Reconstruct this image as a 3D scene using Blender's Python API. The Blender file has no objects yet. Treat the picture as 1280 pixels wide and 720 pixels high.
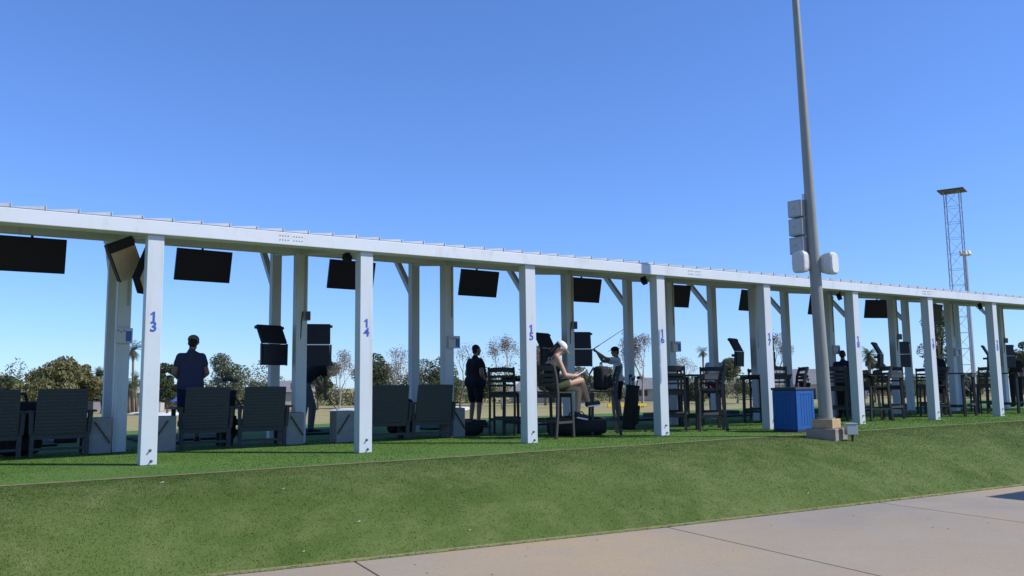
import bpy, bmesh, math, random
import numpy as np
from mathutils import Vector, Matrix, Euler, Quaternion
rnd = random.Random(7)
S = bpy.context.scene
COL = S.collection
R = math.radians
PI = math.pi

# ------------------------------------------------------------------ camera frame (metres; platform level z = 0)
CAM = Vector((0, 0, .8698))
FPX = 1062.83
YAW, PIT, ROL = R(33.2256), R(6.5571), R(-.7247)
F = Vector((math.sin(YAW)*math.cos(PIT), math.cos(YAW)*math.cos(PIT), math.sin(PIT)))
R0 = Vector((math.cos(YAW), -math.sin(YAW), 0)); U0 = R0.cross(F)
RX = R0*math.cos(ROL) + U0*math.sin(ROL); UX = -R0*math.sin(ROL) + U0*math.cos(ROL)
def ray(x, y): return F + RX*((x-640)/FPX) - UX*((y-360)/FPX)
def at_z(x, y, z): d = ray(x, y); return CAM + d*((z-CAM.z)/d.z)
def at_y(x, y, Y): d = ray(x, y); return CAM + d*(Y/d.y)

# ------------------------------------------------------------------ mesh helper
class MB:
    def __init__(s): s.v = []; s.f = []
    def add(s, vs, fs):
        b = len(s.v); s.v += [tuple(v) for v in vs]; s.f += [tuple(b+i for i in f) for f in fs]; return s
    def box(s, c, d, rot=None):
        hx, hy, hz = d[0]/2, d[1]/2, d[2]/2
        vs = [Vector((x, y, z)) for x in (-hx, hx) for y in (-hy, hy) for z in (-hz, hz)]
        if rot is not None:
            m = Euler(rot).to_matrix() if not isinstance(rot, Matrix) else rot
            vs = [m @ v for v in vs]
        c = Vector(c)
        return s.add([v+c for v in vs], [(0,1,3,2),(4,6,7,5),(0,4,5,1),(2,3,7,6),(0,2,6,4),(1,5,7,3)])
    def bar(s, a, b, w, h, up=(0,0,1)):
        a, b = Vector(a), Vector(b); d = (b-a); L = d.length; d.normalize()
        u = Vector(up); x = d.cross(u)
        if x.length < 1e-4: x = d.cross(Vector((0,1,0)))
        x.normalize(); z = x.cross(d)
        vs = [p + x*i*w/2 + z*j*h/2 for p in (a, b) for i in (-1, 1) for j in (-1, 1)]
        return s.add(vs, [(0,1,3,2),(4,6,7,5),(0,4,5,1),(2,3,7,6),(0,2,6,4),(1,5,7,3)])
    def tube(s, pts, rs, n=10, cap=True):
        pts = [Vector(p) for p in pts]
        if not hasattr(rs, '__len__'): rs = [rs]*len(pts)
        vs = []; fs = []
        ref = None
        for i, p in enumerate(pts):
            d = (pts[min(i+1, len(pts)-1)] - pts[max(i-1, 0)])
            if d.length < 1e-9: d = Vector((0,0,1))
            d.normalize()
            if ref is None: ref = Vector((1,0,0)) if abs(d.x) < .9 else Vector((0,1,0))
            x = (ref - d*ref.dot(d)).normalized(); y = d.cross(x); ref = x
            for k in range(n):
                a = 2*PI*k/n; vs.append(p + (x*math.cos(a) + y*math.sin(a))*rs[i])
        for i in range(len(pts)-1):
            for k in range(n):
                k2 = (k+1) % n
                fs.append((i*n+k, i*n+k2, (i+1)*n+k2, (i+1)*n+k))
        if cap:
            fs.append(tuple(reversed(range(n)))); fs.append(tuple((len(pts)-1)*n+k for k in range(n)))
        return s.add(vs, fs)
    def capsule(s, a, b, ra, rb, n=12):
        a, b = Vector(a), Vector(b); d = b-a; L = d.length
        d = d/L if L > 1e-6 else Vector((0,0,1))
        pts = []; rs = []
        for k in range(5):
            t = PI/2*(1-k/4.0)
            pts.append(a - d*ra*math.sin(t)); rs.append(max(ra*math.cos(t), ra*.02))
        for k in range(5):
            t = PI/2*(k/4.0)
            pts.append(b + d*rb*math.sin(t)); rs.append(max(rb*math.cos(t), rb*.02))
        return s.tube(pts, rs, n)
    def ell(s, c, r, rot=None, n=14, m=9):
        c = Vector(c); mt = Euler(rot).to_matrix() if rot is not None else Matrix.Identity(3)
        vs = [c + mt @ Vector((0,0,-r[2]))]
        for i in range(1, m):
            t = -PI/2 + PI*i/m
            for k in range(n):
                a = 2*PI*k/n
                vs.append(c + mt @ Vector((r[0]*math.cos(t)*math.cos(a), r[1]*math.cos(t)*math.sin(a), r[2]*math.sin(t))))
        vs.append(c + mt @ Vector((0,0,r[2])))
        fs = []
        for k in range(n): fs.append((0, 1+(k+1) % n, 1+k))
        for i in range(m-2):
            for k in range(n):
                a = 1+i*n+k; b = 1+i*n+(k+1) % n
                fs.append((a, b, b+n, a+n))
        top = len(vs)-1
        for k in range(n): fs.append((top, 1+(m-2)*n+k, 1+(m-2)*n+(k+1) % n))
        return s.add(vs, fs)
    def prism(s, poly, ax, lo, hi):
        # poly: 2-D outline, extruded along axis ax ('x','y','z') from lo to hi
        def P(u, v, w): return {'x': (w, u, v), 'y': (u, w, v), 'z': (u, v, w)}[ax]
        n = len(poly)
        vs = [P(u, v, lo) for u, v in poly] + [P(u, v, hi) for u, v in poly]
        fs = [tuple(reversed(range(n))), tuple(range(n, 2*n))] + [(i, (i+1) % n, n+(i+1) % n, n+i) for i in range(n)]
        return s.add(vs, fs)
    def build(s, name, mat, parent=None, bevel=0, smooth=False, loc=None, rot=None, seg=2):
        me = bpy.data.meshes.new(name); me.from_pydata(s.v, [], s.f)
        bm = bmesh.new(); bm.from_mesh(me); bmesh.ops.recalc_face_normals(bm, faces=bm.faces); bm.to_mesh(me); bm.free()
        o = bpy.data.objects.new(name, me); COL.objects.link(o)
        me.materials.append(mat)
        if smooth: me.shade_smooth()
        if bevel:
            b = o.modifiers.new('bev', 'BEVEL'); b.width = bevel; b.segments = seg; b.limit_method = 'ANGLE'; b.angle_limit = R(40)
        if parent is not None: o.parent = parent
        if loc is not None: o.location = loc
        if rot is not None: o.rotation_euler = rot
        return o

def tag(o, label=None, cat=None, group=None, kind=None):
    if label: o['label'] = label
    if cat: o['category'] = cat
    if group: o['group'] = group
    if kind: o['kind'] = kind
    return o
def thing(name, label, cat, loc=(0,0,0), rz=0, group=None):
    o = bpy.data.objects.new(name, None); COL.objects.link(o); o.empty_display_size = .1
    o.location = loc; o.rotation_euler = (0, 0, rz)
    return tag(o, label, cat, group)
CH = {}
def dup(o, parent=None):
    c = o.copy(); COL.objects.link(c)
    if parent is not None: c.parent = parent
    for k in [x for x in list(bpy.data.objects) if x.parent == o]: dup(k, c)
    return c
def copy_at(o, loc, rz, label):
    c = dup(o); c.location = loc; c.rotation_euler = (0, 0, rz); c['label'] = label
    return c

# ------------------------------------------------------------------ materials
def mat(name, col, rough=.6, spec=.5, metal=0, noise=None, bump=None, coords='Object', streak=None):
    """noise=(scale, amount 0..1, second colour); bump=(scale, strength)"""
    m = bpy.data.materials.new(name); m.use_nodes = True
    nt = m.node_tree; b = nt.nodes['Principled BSDF']
    b.inputs['Base Color'].default_value = (*col, 1); b.inputs['Roughness'].default_value = rough
    b.inputs['Specular IOR Level'].default_value = spec; b.inputs['Metallic'].default_value = metal
    tc = nt.nodes.new('ShaderNodeTexCoord')
    if noise:
        sc, amt, c2 = noise
        n1 = nt.nodes.new('ShaderNodeTexNoise'); n1.inputs['Scale'].default_value = sc; n1.inputs['Detail'].default_value = 6; n1.inputs['Roughness'].default_value = .65
        nt.links.new(tc.outputs[coords], n1.inputs['Vector'])
        rp = nt.nodes.new('ShaderNodeValToRGB'); rp.color_ramp.elements[0].position = .35; rp.color_ramp.elements[1].position = .68
        rp.color_ramp.elements[0].color = (*col, 1)
        rp.color_ramp.elements[1].color = (*[a*(1-amt)+c*amt for a, c in zip(col, c2)], 1)
        nt.links.new(n1.outputs['Fac'], rp.inputs['Fac']); nt.links.new(rp.outputs['Color'], b.inputs['Base Color'])
    if streak:
        mp = nt.nodes.new('ShaderNodeMapping'); mp.inputs['Scale'].default_value = streak[0]
        nt.links.new(tc.outputs[coords], mp.inputs['Vector'])
        n3 = nt.nodes.new('ShaderNodeTexNoise'); n3.inputs['Scale'].default_value = 1; n3.inputs['Detail'].default_value = 7; n3.inputs['Roughness'].default_value = .7
        nt.links.new(mp.outputs[0], n3.inputs['Vector'])
        mr = nt.nodes.new('ShaderNodeMapRange'); mr.inputs['From Min'].default_value = .54; mr.inputs['From Max'].default_value = .8; mr.inputs['To Max'].default_value = streak[1]
        nt.links.new(n3.outputs['Fac'], mr.inputs['Value'])
        mx = nt.nodes.new('ShaderNodeMix'); mx.data_type = 'RGBA'; nt.links.new(mr.outputs[0], mx.inputs[0])
        src = b.inputs['Base Color'].links[0].from_socket; nt.links.new(src, mx.inputs[6]); mx.inputs[7].default_value = (*streak[2], 1)
        nt.links.new(mx.outputs[2], b.inputs['Base Color'])
    if bump:
        n2 = nt.nodes.new('ShaderNodeTexNoise'); n2.inputs['Scale'].default_value = bump[0]; n2.inputs['Detail'].default_value = 5
        nt.links.new(tc.outputs[coords], n2.inputs['Vector'])
        bp = nt.nodes.new('ShaderNodeBump'); bp.inputs['Strength'].default_value = bump[1]; bp.inputs['Distance'].default_value = .02
        nt.links.new(n2.outputs['Fac'], bp.inputs['Height']); nt.links.new(bp.outputs['Normal'], b.inputs['Normal'])
    return m

def ground_mat(name, cols, scales, rough=.9, bump=None):
    """layered noise ground: cols = 3 colours, scales = big/mid/fine noise"""
    m = bpy.data.materials.new(name); m.use_nodes = True
    nt = m.node_tree; b = nt.nodes['Principled BSDF']; b.inputs['Roughness'].default_value = rough; b.inputs['Specular IOR Level'].default_value = .25
    tc = nt.nodes.new('ShaderNodeTexCoord')
    def nz(s, d=5, r=.6):
        n = nt.nodes.new('ShaderNodeTexNoise'); n.inputs['Scale'].default_value = s; n.inputs['Detail'].default_value = d; n.inputs['Roughness'].default_value = r
        nt.links.new(tc.outputs['Object'], n.inputs['Vector']); return n
    def ramp(src, a, b_):
        r = nt.nodes.new('ShaderNodeMapRange'); r.inputs['From Min'].default_value = a; r.inputs['From Max'].default_value = b_
        nt.links.new(src.outputs['Fac'], r.inputs['Value']); return r
    def mix(f, a, b_):
        x = nt.nodes.new('ShaderNodeMix'); x.data_type = 'RGBA'; nt.links.new(f.outputs[0], x.inputs[0])
        for s, i in ((a, 6), (b_, 7)):
            if hasattr(s, '__len__'): x.inputs[i].default_value = (*s, 1)
            else: nt.links.new(s, x.inputs[i])
        return x.outputs[2]
    c = mix(ramp(nz(scales[0]), .35, .65), cols[0], cols[1])
    c = mix(ramp(nz(scales[1], 6, .7), .45, .75), c, cols[2])
    if len(cols) > 3: c = mix(ramp(nz(scales[2], 3, .7), .5, .8), c, cols[3])
    nt.links.new(c, b.inputs['Base Color'])
    if bump:
        bp = nt.nodes.new('ShaderNodeBump'); bp.inputs['Strength'].default_value = bump[1]; bp.inputs['Distance'].default_value = bump[2]
        nt.links.new(nz(bump[0], 4).outputs['Fac'], bp.inputs['Height']); nt.links.new(bp.outputs['Normal'], b.inputs['Normal'])
    return m

def leaf_mat(name, c1, c2, c3, trans=.25, scale=.5):
    m = bpy.data.materials.new(name); m.use_nodes = True
    nt = m.node_tree; b = nt.nodes['Principled BSDF']; b.inputs['Roughness'].default_value = .65; b.inputs['Specular IOR Level'].default_value = .3
    g = nt.nodes.new('ShaderNodeNewGeometry')
    rp = nt.nodes.new('ShaderNodeValToRGB'); e = rp.color_ramp.elements
    e[0].color = (*c1, 1); e[1].color = (*c3, 1); k = e.new(.5); k.color = (*c2, 1)
    nt.links.new(g.outputs['Random Per Island'], rp.inputs['Fac'])
    tr = nt.nodes.new('ShaderNodeBsdfTranslucent'); nt.links.new(rp.outputs['Color'], tr.inputs['Color']); nt.links.new(rp.outputs['Color'], b.inputs['Base Color'])
    mx = nt.nodes.new('ShaderNodeMixShader'); mx.inputs[0].default_value = trans
    nt.links.new(b.outputs[0], mx.inputs[1]); nt.links.new(tr.outputs[0], mx.inputs[2])
    nt.links.new(mx.outputs[0], nt.nodes['Material Output'].inputs['Surface'])
    return m

M = {}
M['white'] = mat('white_paint', (.56, .60, .62), .5, .4, noise=(2.2, .5, (.50, .53, .53)), streak=((14, 14, .8), .8, (.36, .36, .33)))
M['beamwhite'] = mat('beam_paint', (.62, .65, .67), .5, .4, noise=(1.2, .5, (.54, .57, .57)), streak=((5, 5, 2.2), .7, (.42, .42, .38)))
M['galv'] = mat('galvanised_sheet', (.55, .56, .57), .45, .5, .3, noise=(5, .6, (.42, .43, .44)))
M['numblue'] = mat('number_blue', (.02, .09, .42), .5)
M['black'] = mat('black_plastic', (.015, .016, .026), .5, .3)
M['screen'] = mat('screen_glass', (.018, .020, .042), .4, .2)
M['darkmetal'] = mat('dark_metal', (.05, .05, .055), .5, .5, .4)
M['steel'] = mat('steel', (.45, .46, .47), .4, .5, .7)
M['bolt'] = mat('bolt_steel', (.16, .15, .14), .5, .5, .5)
M['poly'] = mat('grey_resin_wicker', (.058, .060, .064), .65, .3, noise=(30, .6, (.035, .037, .04)), bump=(60, .3))
M['barwood'] = mat('dark_grey_lumber', (.048, .047, .047), .65, .3, noise=(12, .6, (.03, .03, .03)))
M['concrete_block'] = mat('block_concrete', (.27, .27, .26), .9, .2, noise=(6, .7, (.19, .19, .185)), bump=(40, .2))
M['brownwood'] = mat('brown_strip', (.10, .05, .03), .7, .2)
M['footing'] = mat('footing_concrete', (.33, .27, .22), .9, .2, noise=(5, .8, (.22, .18, .15)), bump=(30, .3))
M['sandstone'] = mat('sandstone', (.50, .34, .19), .85, .2, noise=(7, .8, (.40, .26, .14)), bump=(30, .25))
M['pole'] = mat('painted_pole', (.27, .265, .225), .42, .5, .05, noise=(3, .6, (.21, .21, .18)), streak=((16, 16, .5), .8, (.14, .125, .11)))
M['greybox'] = mat('grey_box', (.36, .37, .37), .55, .4)
M['spkwhite'] = mat('speaker_white', (.62, .61, .57), .5, .4, noise=(4, .4, (.52, .51, .48)))
M['utilgrey'] = mat('utility_grey', (.42, .44, .43), .5, .4, noise=(6, .5, (.34, .36, .35)))
M['binblue'] = mat('bin_blue', (.014, .10, .33), .55, .3, noise=(4, .5, (.012, .08, .27)))
M['bindark'] = mat('bin_lid', (.03, .035, .06), .5, .4)
M['beige'] = mat('heater_face', (.60, .47, .36), .5, .4, noise=(8, .5, (.36, .27, .2)))
M['signblue'] = mat('sign_blue', (.03, .12, .40), .5)
M['plate'] = mat('control_plate', (.55, .56, .56), .5, .4)
M['skin'] = mat('skin', (.50, .29, .20), .5, .4)
M['skin2'] = mat('skin_tan', (.33, .19, .12), .5, .4)
M['hair'] = mat('hair_dark', (.025, .018, .014), .6, .3)
M['bluecloth'] = mat('blue_shirt', (.058, .068, .125), .85, .2, bump=(25, .3))
M['palecloth'] = mat('pale_blue_shirt', (.40, .48, .60), .85, .2, bump=(25, .3))
M['whitecloth'] = mat('white_shirt', (.62, .65, .70), .85, .2, bump=(25, .3))
M['darkcloth'] = mat('dark_cloth', (.022, .022, .03), .9, .15, bump=(25, .3))
M['navycloth'] = mat('navy_cloth', (.02, .025, .06), .9, .15, bump=(25, .3))
M['greycloth'] = mat('grey_cloth', (.13, .13, .14), .9, .15, bump=(25, .3))
M['olivecloth'] = mat('olive_cloth', (.07, .075, .04), .9, .15, bump=(25, .3))
M['tancap'] = mat('tan_cap', (.24, .20, .17), .85, .2)
M['whitecap'] = mat('white_cap', (.78, .76, .74), .8, .2)
M['shoe'] = mat('dark_shoe', (.02, .02, .022), .6, .3)
M['shoewhite'] = mat('white_sole', (.7, .7, .7), .6, .3)
M['paper'] = mat('paper', (.7, .71, .74), .7, .3)
M['bag'] = mat('bag_black', (.02, .02, .022), .8, .3, bump=(40, .4))
M['bagbrown'] = mat('bag_dark_brown', (.03, .026, .024), .85, .2, bump=(30, .5))
M['red'] = mat('red_fabric', (.35, .02, .02), .8, .2)
M['yellow'] = mat('yellow_vinyl', (.75, .52, .02), .6, .3)
M['bluetarp'] = mat('blue_tarp', (.03, .10, .42), .6, .3)
M['stucco'] = mat('stucco', (.50, .47, .42), .9, .2, noise=(.5, .5, (.42, .38, .33)))
M['stuccogrey'] = mat('stucco_grey', (.36, .35, .34), .9, .2)
M['rooftile'] = mat('roof_tile', (.22, .15, .12), .9, .2, noise=(1, .6, (.16, .11, .09)))
M['roofgrey'] = mat('roof_grey', (.24, .23, .23), .9, .2, noise=(1, .6, (.18, .17, .17)))
M['roofwhite'] = mat('roof_white', (.70, .70, .68), .8, .2)
M['glassdark'] = mat('window_glass', (.03, .04, .05), .1, .5)
M['bark'] = mat('bark', (.13, .10, .075), .95, .1, noise=(3, .6, (.08, .06, .05)))
M['barkpale'] = mat('bark_pale', (.36, .31, .26), .95, .1, noise=(2, .6, (.22, .19, .16)))
M['palmbark'] = mat('palm_bark', (.20, .15, .11), .95, .1, noise=(4, .6, (.13, .10, .08)))
M['tower'] = mat('tower_steel', (.30, .32, .34), .5, .5, .4)
M['lamphead'] = mat('lamp_head', (.62, .58, .45), .5, .5)
M['canvas'] = mat('shade_canvas', (.10, .14, .35), .9, .2)

# ------------------------------------------------------------------ sun and sky
TX, TY = .82, .78
SUN = Vector((TX, -TY, 1)).normalized()
sun = bpy.data.lights.new('sun', 'SUN'); sun.energy = 4.3; sun.angle = R(.55); sun.color = (1, .98, .94)
so = bpy.data.objects.new('sun', sun); COL.objects.link(so); so.location = (20, -20, 40)
so.rotation_euler = SUN.to_track_quat('Z', 'Y').to_euler()
W = bpy.data.worlds.new('World'); S.world = W; W.use_nodes = True
nt = W.node_tree; bg = nt.nodes['Background']
sky = nt.nodes.new('ShaderNodeTexSky'); sky.sky_type = 'NISHITA'; sky.sun_disc = False
sky.sun_elevation = math.asin(SUN.z); sky.sun_rotation = math.atan2(SUN.x, SUN.y)
sky.altitude = 0; sky.air_density = 1.0; sky.dust_density = 0; sky.ozone_density = 3.0
gm = nt.nodes.new('ShaderNodeGamma'); gm.inputs['Gamma'].default_value = .85
nt.links.new(sky.outputs[0], gm.inputs['Color'])
wb = nt.nodes.new('ShaderNodeMix'); wb.data_type = 'RGBA'; wb.blend_type = 'MULTIPLY'; wb.inputs[0].default_value = 1   # white balance of the sky
wb.inputs[7].default_value = (.62, .895, 1.48, 1)
nt.links.new(gm.outputs[0], wb.inputs[6])
nt.links.new(wb.outputs[2], bg.inputs['Color']); bg.inputs['Strength'].default_value = .15
S.view_settings.view_transform = 'Standard'; S.view_settings.look = 'None'; S.view_settings.exposure = .12; S.view_settings.gamma = 1

cam = bpy.data.cameras.new('camera'); cam.sensor_width = 36; cam.lens = FPX*36/1280; cam.clip_start = .05; cam.clip_end = 6000
co = bpy.data.objects.new('camera', cam); COL.objects.link(co); S.camera = co
co.matrix_world = Matrix(((RX.x, UX.x, -F.x, CAM.x), (RX.y, UX.y, -F.y, CAM.y), (RX.z, UX.z, -F.z, CAM.z), (0, 0, 0, 1)))

# ------------------------------------------------------------------ ground
FIELD_Z = -2.5
WALK_Z = -.68
SEAM_Y = 9.42
def edge_y(x):      # edge between lawn and concrete walk
    if x < 2.3: return 7.44 + (2.3-x)*.14
    if x < 6.6: return 7.44 - (x-2.3)*.098
    return 7.02 - (x-6.6)*.07
def noise2(x, y):
    return .5*math.sin(x*.9+1.3)*math.cos(y*1.1-.4)+.3*math.sin(x*2.3+y*1.7)+.2*math.sin(x*3.9-y*2.9+2)
def lawn_z(x, y):
    e = edge_y(x); t = min(1, max(0, (y-e)/(SEAM_Y-e)))
    s = 1-(1-t)**2.3
    return WALK_Z+.012 + (0-.018-WALK_Z)*s + .012*noise2(x, y)*math.sin(PI*t)

M['turf_lawn'] = ground_mat('lawn_turf', [(.062, .102, .015), (.098, .142, .030), (.15, .178, .054), (.078, .116, .020)], (.7, 2.3, 38), bump=(150, .5, .015))
M['turf_green'] = ground_mat('bright_turf', [(.080, .165, .024), (.108, .20, .036), (.115, .175, .036), (.07, .13, .018)], (.8, 4, 50), bump=(150, .5, .015))
M['field'] = ground_mat('dry_grass_field', [(.36, .29, .12), (.30, .26, .11), (.22, .22, .08), (.42, .35, .18)], (.02, .09, 1.5))
M['bank'] = ground_mat('bank_grass', [(.13, .17, .04), (.20, .20, .06), (.25, .22, .09)], (.2, .9, 9))
M['concrete'] = ground_mat('walk_concrete', [(.43, .32, .195), (.30, .262, .212), (.37, .31, .235), (.29, .225, .165)], (.22, 1.1, 45), rough=.85, bump=(90, .25, .01))

def grid(name, xs, ysf, zf, m, smooth=True):
    mb = MB(); n = len(ysf(xs[0]))
    for x in xs:
        for y in ysf(x): mb.v.append((x, y, zf(x, y)))
    for i in range(len(xs)-1):
        for j in range(n-1):
            a = i*n+j; mb.f.append((a, a+n, a+n+1, a+1))
    return mb.build(name, m, smooth=smooth)

X0, X1 = -14.0, 46.0
xs = [X0+(X1-X0)*i/200 for i in range(201)]
tag(grid('lawn', xs, lambda x: [edge_y(x)+(SEAM_Y-.03-edge_y(x))*j/24 for j in range(25)], lawn_z, M['turf_lawn']), kind='structure')
# kerb between lawn and bright turf: thin tan edging
mb = MB()
for i in range(len(xs)-1):
    a, b = xs[i], xs[i+1]
    w0 = .012*math.sin(a*2.1)+.008*math.sin(a*5.3); w1 = .012*math.sin(b*2.1)+.008*math.sin(b*5.3)
    mb.add([(a, SEAM_Y-.05+w0, lawn_z(a, SEAM_Y-.05)+.004), (b, SEAM_Y-.05+w1, lawn_z(b, SEAM_Y-.05)+.004), (b, SEAM_Y+.012+w1, .004), (a, SEAM_Y+.012+w0, .004)], [(0, 1, 2, 3)])
M['seam'] = ground_mat('tan_edging', [(.21, .175, .095), (.16, .145, .075), (.10, .13, .04)], (2, 9, 60))
tag(mb.build('path_edging', M['seam']), kind='structure')
xs2 = [X0+(X1-X0)*i/60 for i in range(61)]
BACK_Y = 20.2
tag(grid('turf', xs2, lambda x: [SEAM_Y-.01, 12, 14, 16, 18, BACK_Y], lambda x, y: -.003+.006*math.sin(x*1.3)*math.sin(y*2.1), M['turf_green']), kind='structure')
tag(grid('slope', xs2, lambda x: [BACK_Y+j*.7 for j in range(14)], lambda x, y: -.003+(FIELD_Z+.02)*(lambda t: t*t*(3-2*t))(min(1, (y-BACK_Y)/9.1)), M['bank']), kind='structure')
mb = MB()
for n, m_ in (('bank', 1),):
    pass
# side banks and the far range, one sheet to the horizon
mb = MB(); K = 2400
mb.add([(-K, -K, FIELD_Z), (K, -K, FIELD_Z), (K, K, FIELD_Z), (-K, K, FIELD_Z)], [(0, 1, 2, 3)])
tag(mb.build('ground', M['field']), kind='structure')
# concrete walk with sawn joints (grooved profile extruded across)
JO = [(-4.2, .06), (-.5, .05), (3.1, .10), (6.58, .11), (10.03, .10), (13.5, .09), (17, .08), (20.5, .08)]
prof = [(X0, 0)]
for u, sl in JO: prof += [(u-.012, 0), (u-.007, -.018), (u+.005, -.018), (u+.010, 0)]
prof += [(X1, 0)]
def shear(u):
    return .105
mb = MB()
for u, dz in prof:
    e = edge_y(u)
    for y in (e, e-1.2, e-2.6, e-6, -12, -40):
        mb.v.append((u+shear(u)*(y-e), y, WALK_Z+dz))
n = 6
for i in range(len(prof)-1):
    for j in range(n-1):
        a = i*n+j; mb.f.append((a, a+n, a+n+1, a+1))
tag(mb.build('walkway', M['concrete']), kind='structure')

mb = MB()
for i in range(len(xs)-1):
    row = []
    for x in (xs[i], (xs[i]+xs[i+1])/2, xs[i+1]):
        j = .010*math.sin(x*17)+.008*math.sin(x*41+1)
        row.append((x, edge_y(x)-.005-j*.25, WALK_Z+.005, x, edge_y(x)+.011+j*.45, WALK_Z+.027))
    for a, b in zip(row, row[1:]):
        mb.add([(a[0], a[1], a[2]), (b[0], b[1], b[2]), (b[3], b[4], b[5]), (a[3], a[4], a[5])], [(0, 1, 2, 3)])
M['dryedge'] = ground_mat('dry_edge', [(.20, .19, .075), (.14, .15, .045), (.25, .225, .12)], (3, 14, 60))
tag(mb.build('path_border', M['dryedge']), kind='structure')
def blade_mat(src):
    m = M[src].copy(); m.name = src+'_blade'; nt = m.node_tree; b = nt.nodes['Principled BSDF']
    for l in list(b.inputs['Normal'].links): nt.links.remove(l)
    tr = nt.nodes.new('ShaderNodeBsdfTranslucent'); mx = nt.nodes.new('ShaderNodeMixShader'); mx.inputs[0].default_value = .5
    nt.links.new(b.inputs['Base Color'].links[0].from_socket, tr.inputs['Color'])
    nt.links.new(b.outputs[0], mx.inputs[1]); nt.links.new(tr.outputs[0], mx.inputs[2]); nt.links.new(mx.outputs[0], nt.nodes['Material Output'].inputs['Surface'])
    return m
# short turf pile: real blades, denser near the camera
def blades(name, N, yrange, zf, cols, hmin, hmax, w, seed, xr=(.1, 17.5)):
    g = np.random.default_rng(seed)
    t = g.random(N)
    X = xr[0]+(xr[1]-xr[0])*t**1.35
    lo = np.array([yrange[0](x) for x in X]); hi = np.array([yrange[1](x) for x in X])
    Y = lo+(hi-lo)*g.random(N)
    Z = np.array([zf(x, y) for x, y in zip(X, Y)])
    a = g.random(N)*2*PI; h = hmin+(hmax-hmin)*g.random(N); ln = h*(.2+.7*g.random(N)); la = g.random(N)*2*PI
    ww = w*(.7+.6*g.random(N))*(1+X*.06)
    V = np.zeros((N, 3, 3))
    V[:, 0] = np.stack([X-np.cos(a)*ww, Y-np.sin(a)*ww, Z-.003], 1)
    V[:, 1] = np.stack([X+np.cos(a)*ww, Y+np.sin(a)*ww, Z-.003], 1)
    V[:, 2] = np.stack([X+np.cos(la)*ln, Y+np.sin(la)*ln, Z+h], 1)
    me = bpy.data.meshes.new(name)
    me.vertices.add(N*3); me.vertices.foreach_set('co', V.reshape(-1))
    me.loops.add(N*3); me.loops.foreach_set('vertex_index', np.arange(N*3, dtype=np.int32))
    me.polygons.add(N); me.polygons.foreach_set('loop_start', np.arange(0, N*3, 3, dtype=np.int32))
    me.update(calc_edges=True); me.validate()
    o = bpy.data.objects.new(name, me); COL.objects.link(o); me.materials.append(blade_mat(cols))
    return tag(o, kind='stuff')
tag(blades('lawn_grass', 150000, (lambda x: edge_y(x)-.012, lambda x: SEAM_Y-.05), lawn_z, 'turf_lawn', .004, .011, .004, 3, (.1, 26)),
    'short green artificial grass on the slope below the shelter', 'grass')
tag(blades('turf_grass', 70000, (lambda x: SEAM_Y+.01, lambda x: 14.0), lambda x, y: 0, 'turf_green', .004, .011, .004, 4, (.1, 26)),
    'bright green artificial turf around the numbered posts', 'grass')

# little white scraps (tees, ball bits) lying on the lawn
for i, (px, py, s_) in enumerate([(448, 655, .02), (202, 605, .02), (379, 694, .012), (354, 613, .01), (587, 666, .01), (557, 540+20, .0), (1010, 619, .012), (1170, 606, .0)]):
    if s_ == 0: continue
    # intersect the lawn
    d = ray(px, py); t = 5.0
    for _ in range(400):
        p = CAM+d*t
        if p.z < lawn_z(p.x, p.y): break
        t += .02
    mb = MB(); mb.tube([(-s_*.9, 0, .002), (s_*.3, s_*.2, .004), (s_*.9, s_*.3, .007)], [.0025, .003, .005], 6)
    o = mb.build('broken_tee', M['spkwhite'], smooth=True, loc=(p.x, p.y, lawn_z(p.x, p.y)+.012))
    tag(o, 'small white broken golf tee lying on the lawn slope', 'golf tee', 'broken tees scattered on the lawn')

for k in range(26):
    x = rnd.uniform(3, 13); y = edge_y(x)-abs(rnd.gauss(0, .9))-.05
    sz = rnd.uniform(.006, .016)
    mb = MB().add([(-sz, 0, .001), (0, -sz*.4, .004), (sz*1.3, 0, .002), (0, sz*.4, .006)], [(0, 1, 2, 3)])
    o = mb.build('dry_leaf', M['brownwood'], loc=(x, y, WALK_Z+.003), rot=(0, 0, rnd.uniform(0, 6)))
    tag(o, 'tiny dry brown leaf scrap lying on the concrete walk', 'leaf', 'dry leaf scraps on the walk')
# ------------------------------------------------------------------ the shelter
SP = 2.7272; XF = 2.0505; DF, DM, DB = 10.793, 13.389, 14.738
PW = .185
SLOPE = .123
def post_x(i): return XF-PW/2+SP*i
shelter = thing('hitting_bay_shelter', 'long white post and beam shelter with louvred roof and numbered posts', 'shelter', (post_x(3), 12.8, 0))
def part(mb, name, m, parent=shelter, **k):
    o = mb.build(name, m, None, **k)
    o.parent = parent; o.matrix_parent_inverse = Matrix.Translation(-Vector(parent.location)) if parent is shelter else Matrix.Identity(4)
    return o
def text_mesh(txt, size, off=.0):
    c = bpy.data.curves.new('t', 'FONT'); c.body = txt; c.size = size; c.extrude = .0015; c.offset = off; c.align_x = 'CENTER'; c.align_y = 'CENTER'
    o = bpy.data.objects.new('t', c); COL.objects.link(o)
    dg = bpy.context.evaluated_depsgraph_get()
    me = bpy.data.meshes.new_from_object(o.evaluated_get(dg)); bpy.data.objects.remove(o); bpy.data.curves.remove(c)
    return me
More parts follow.
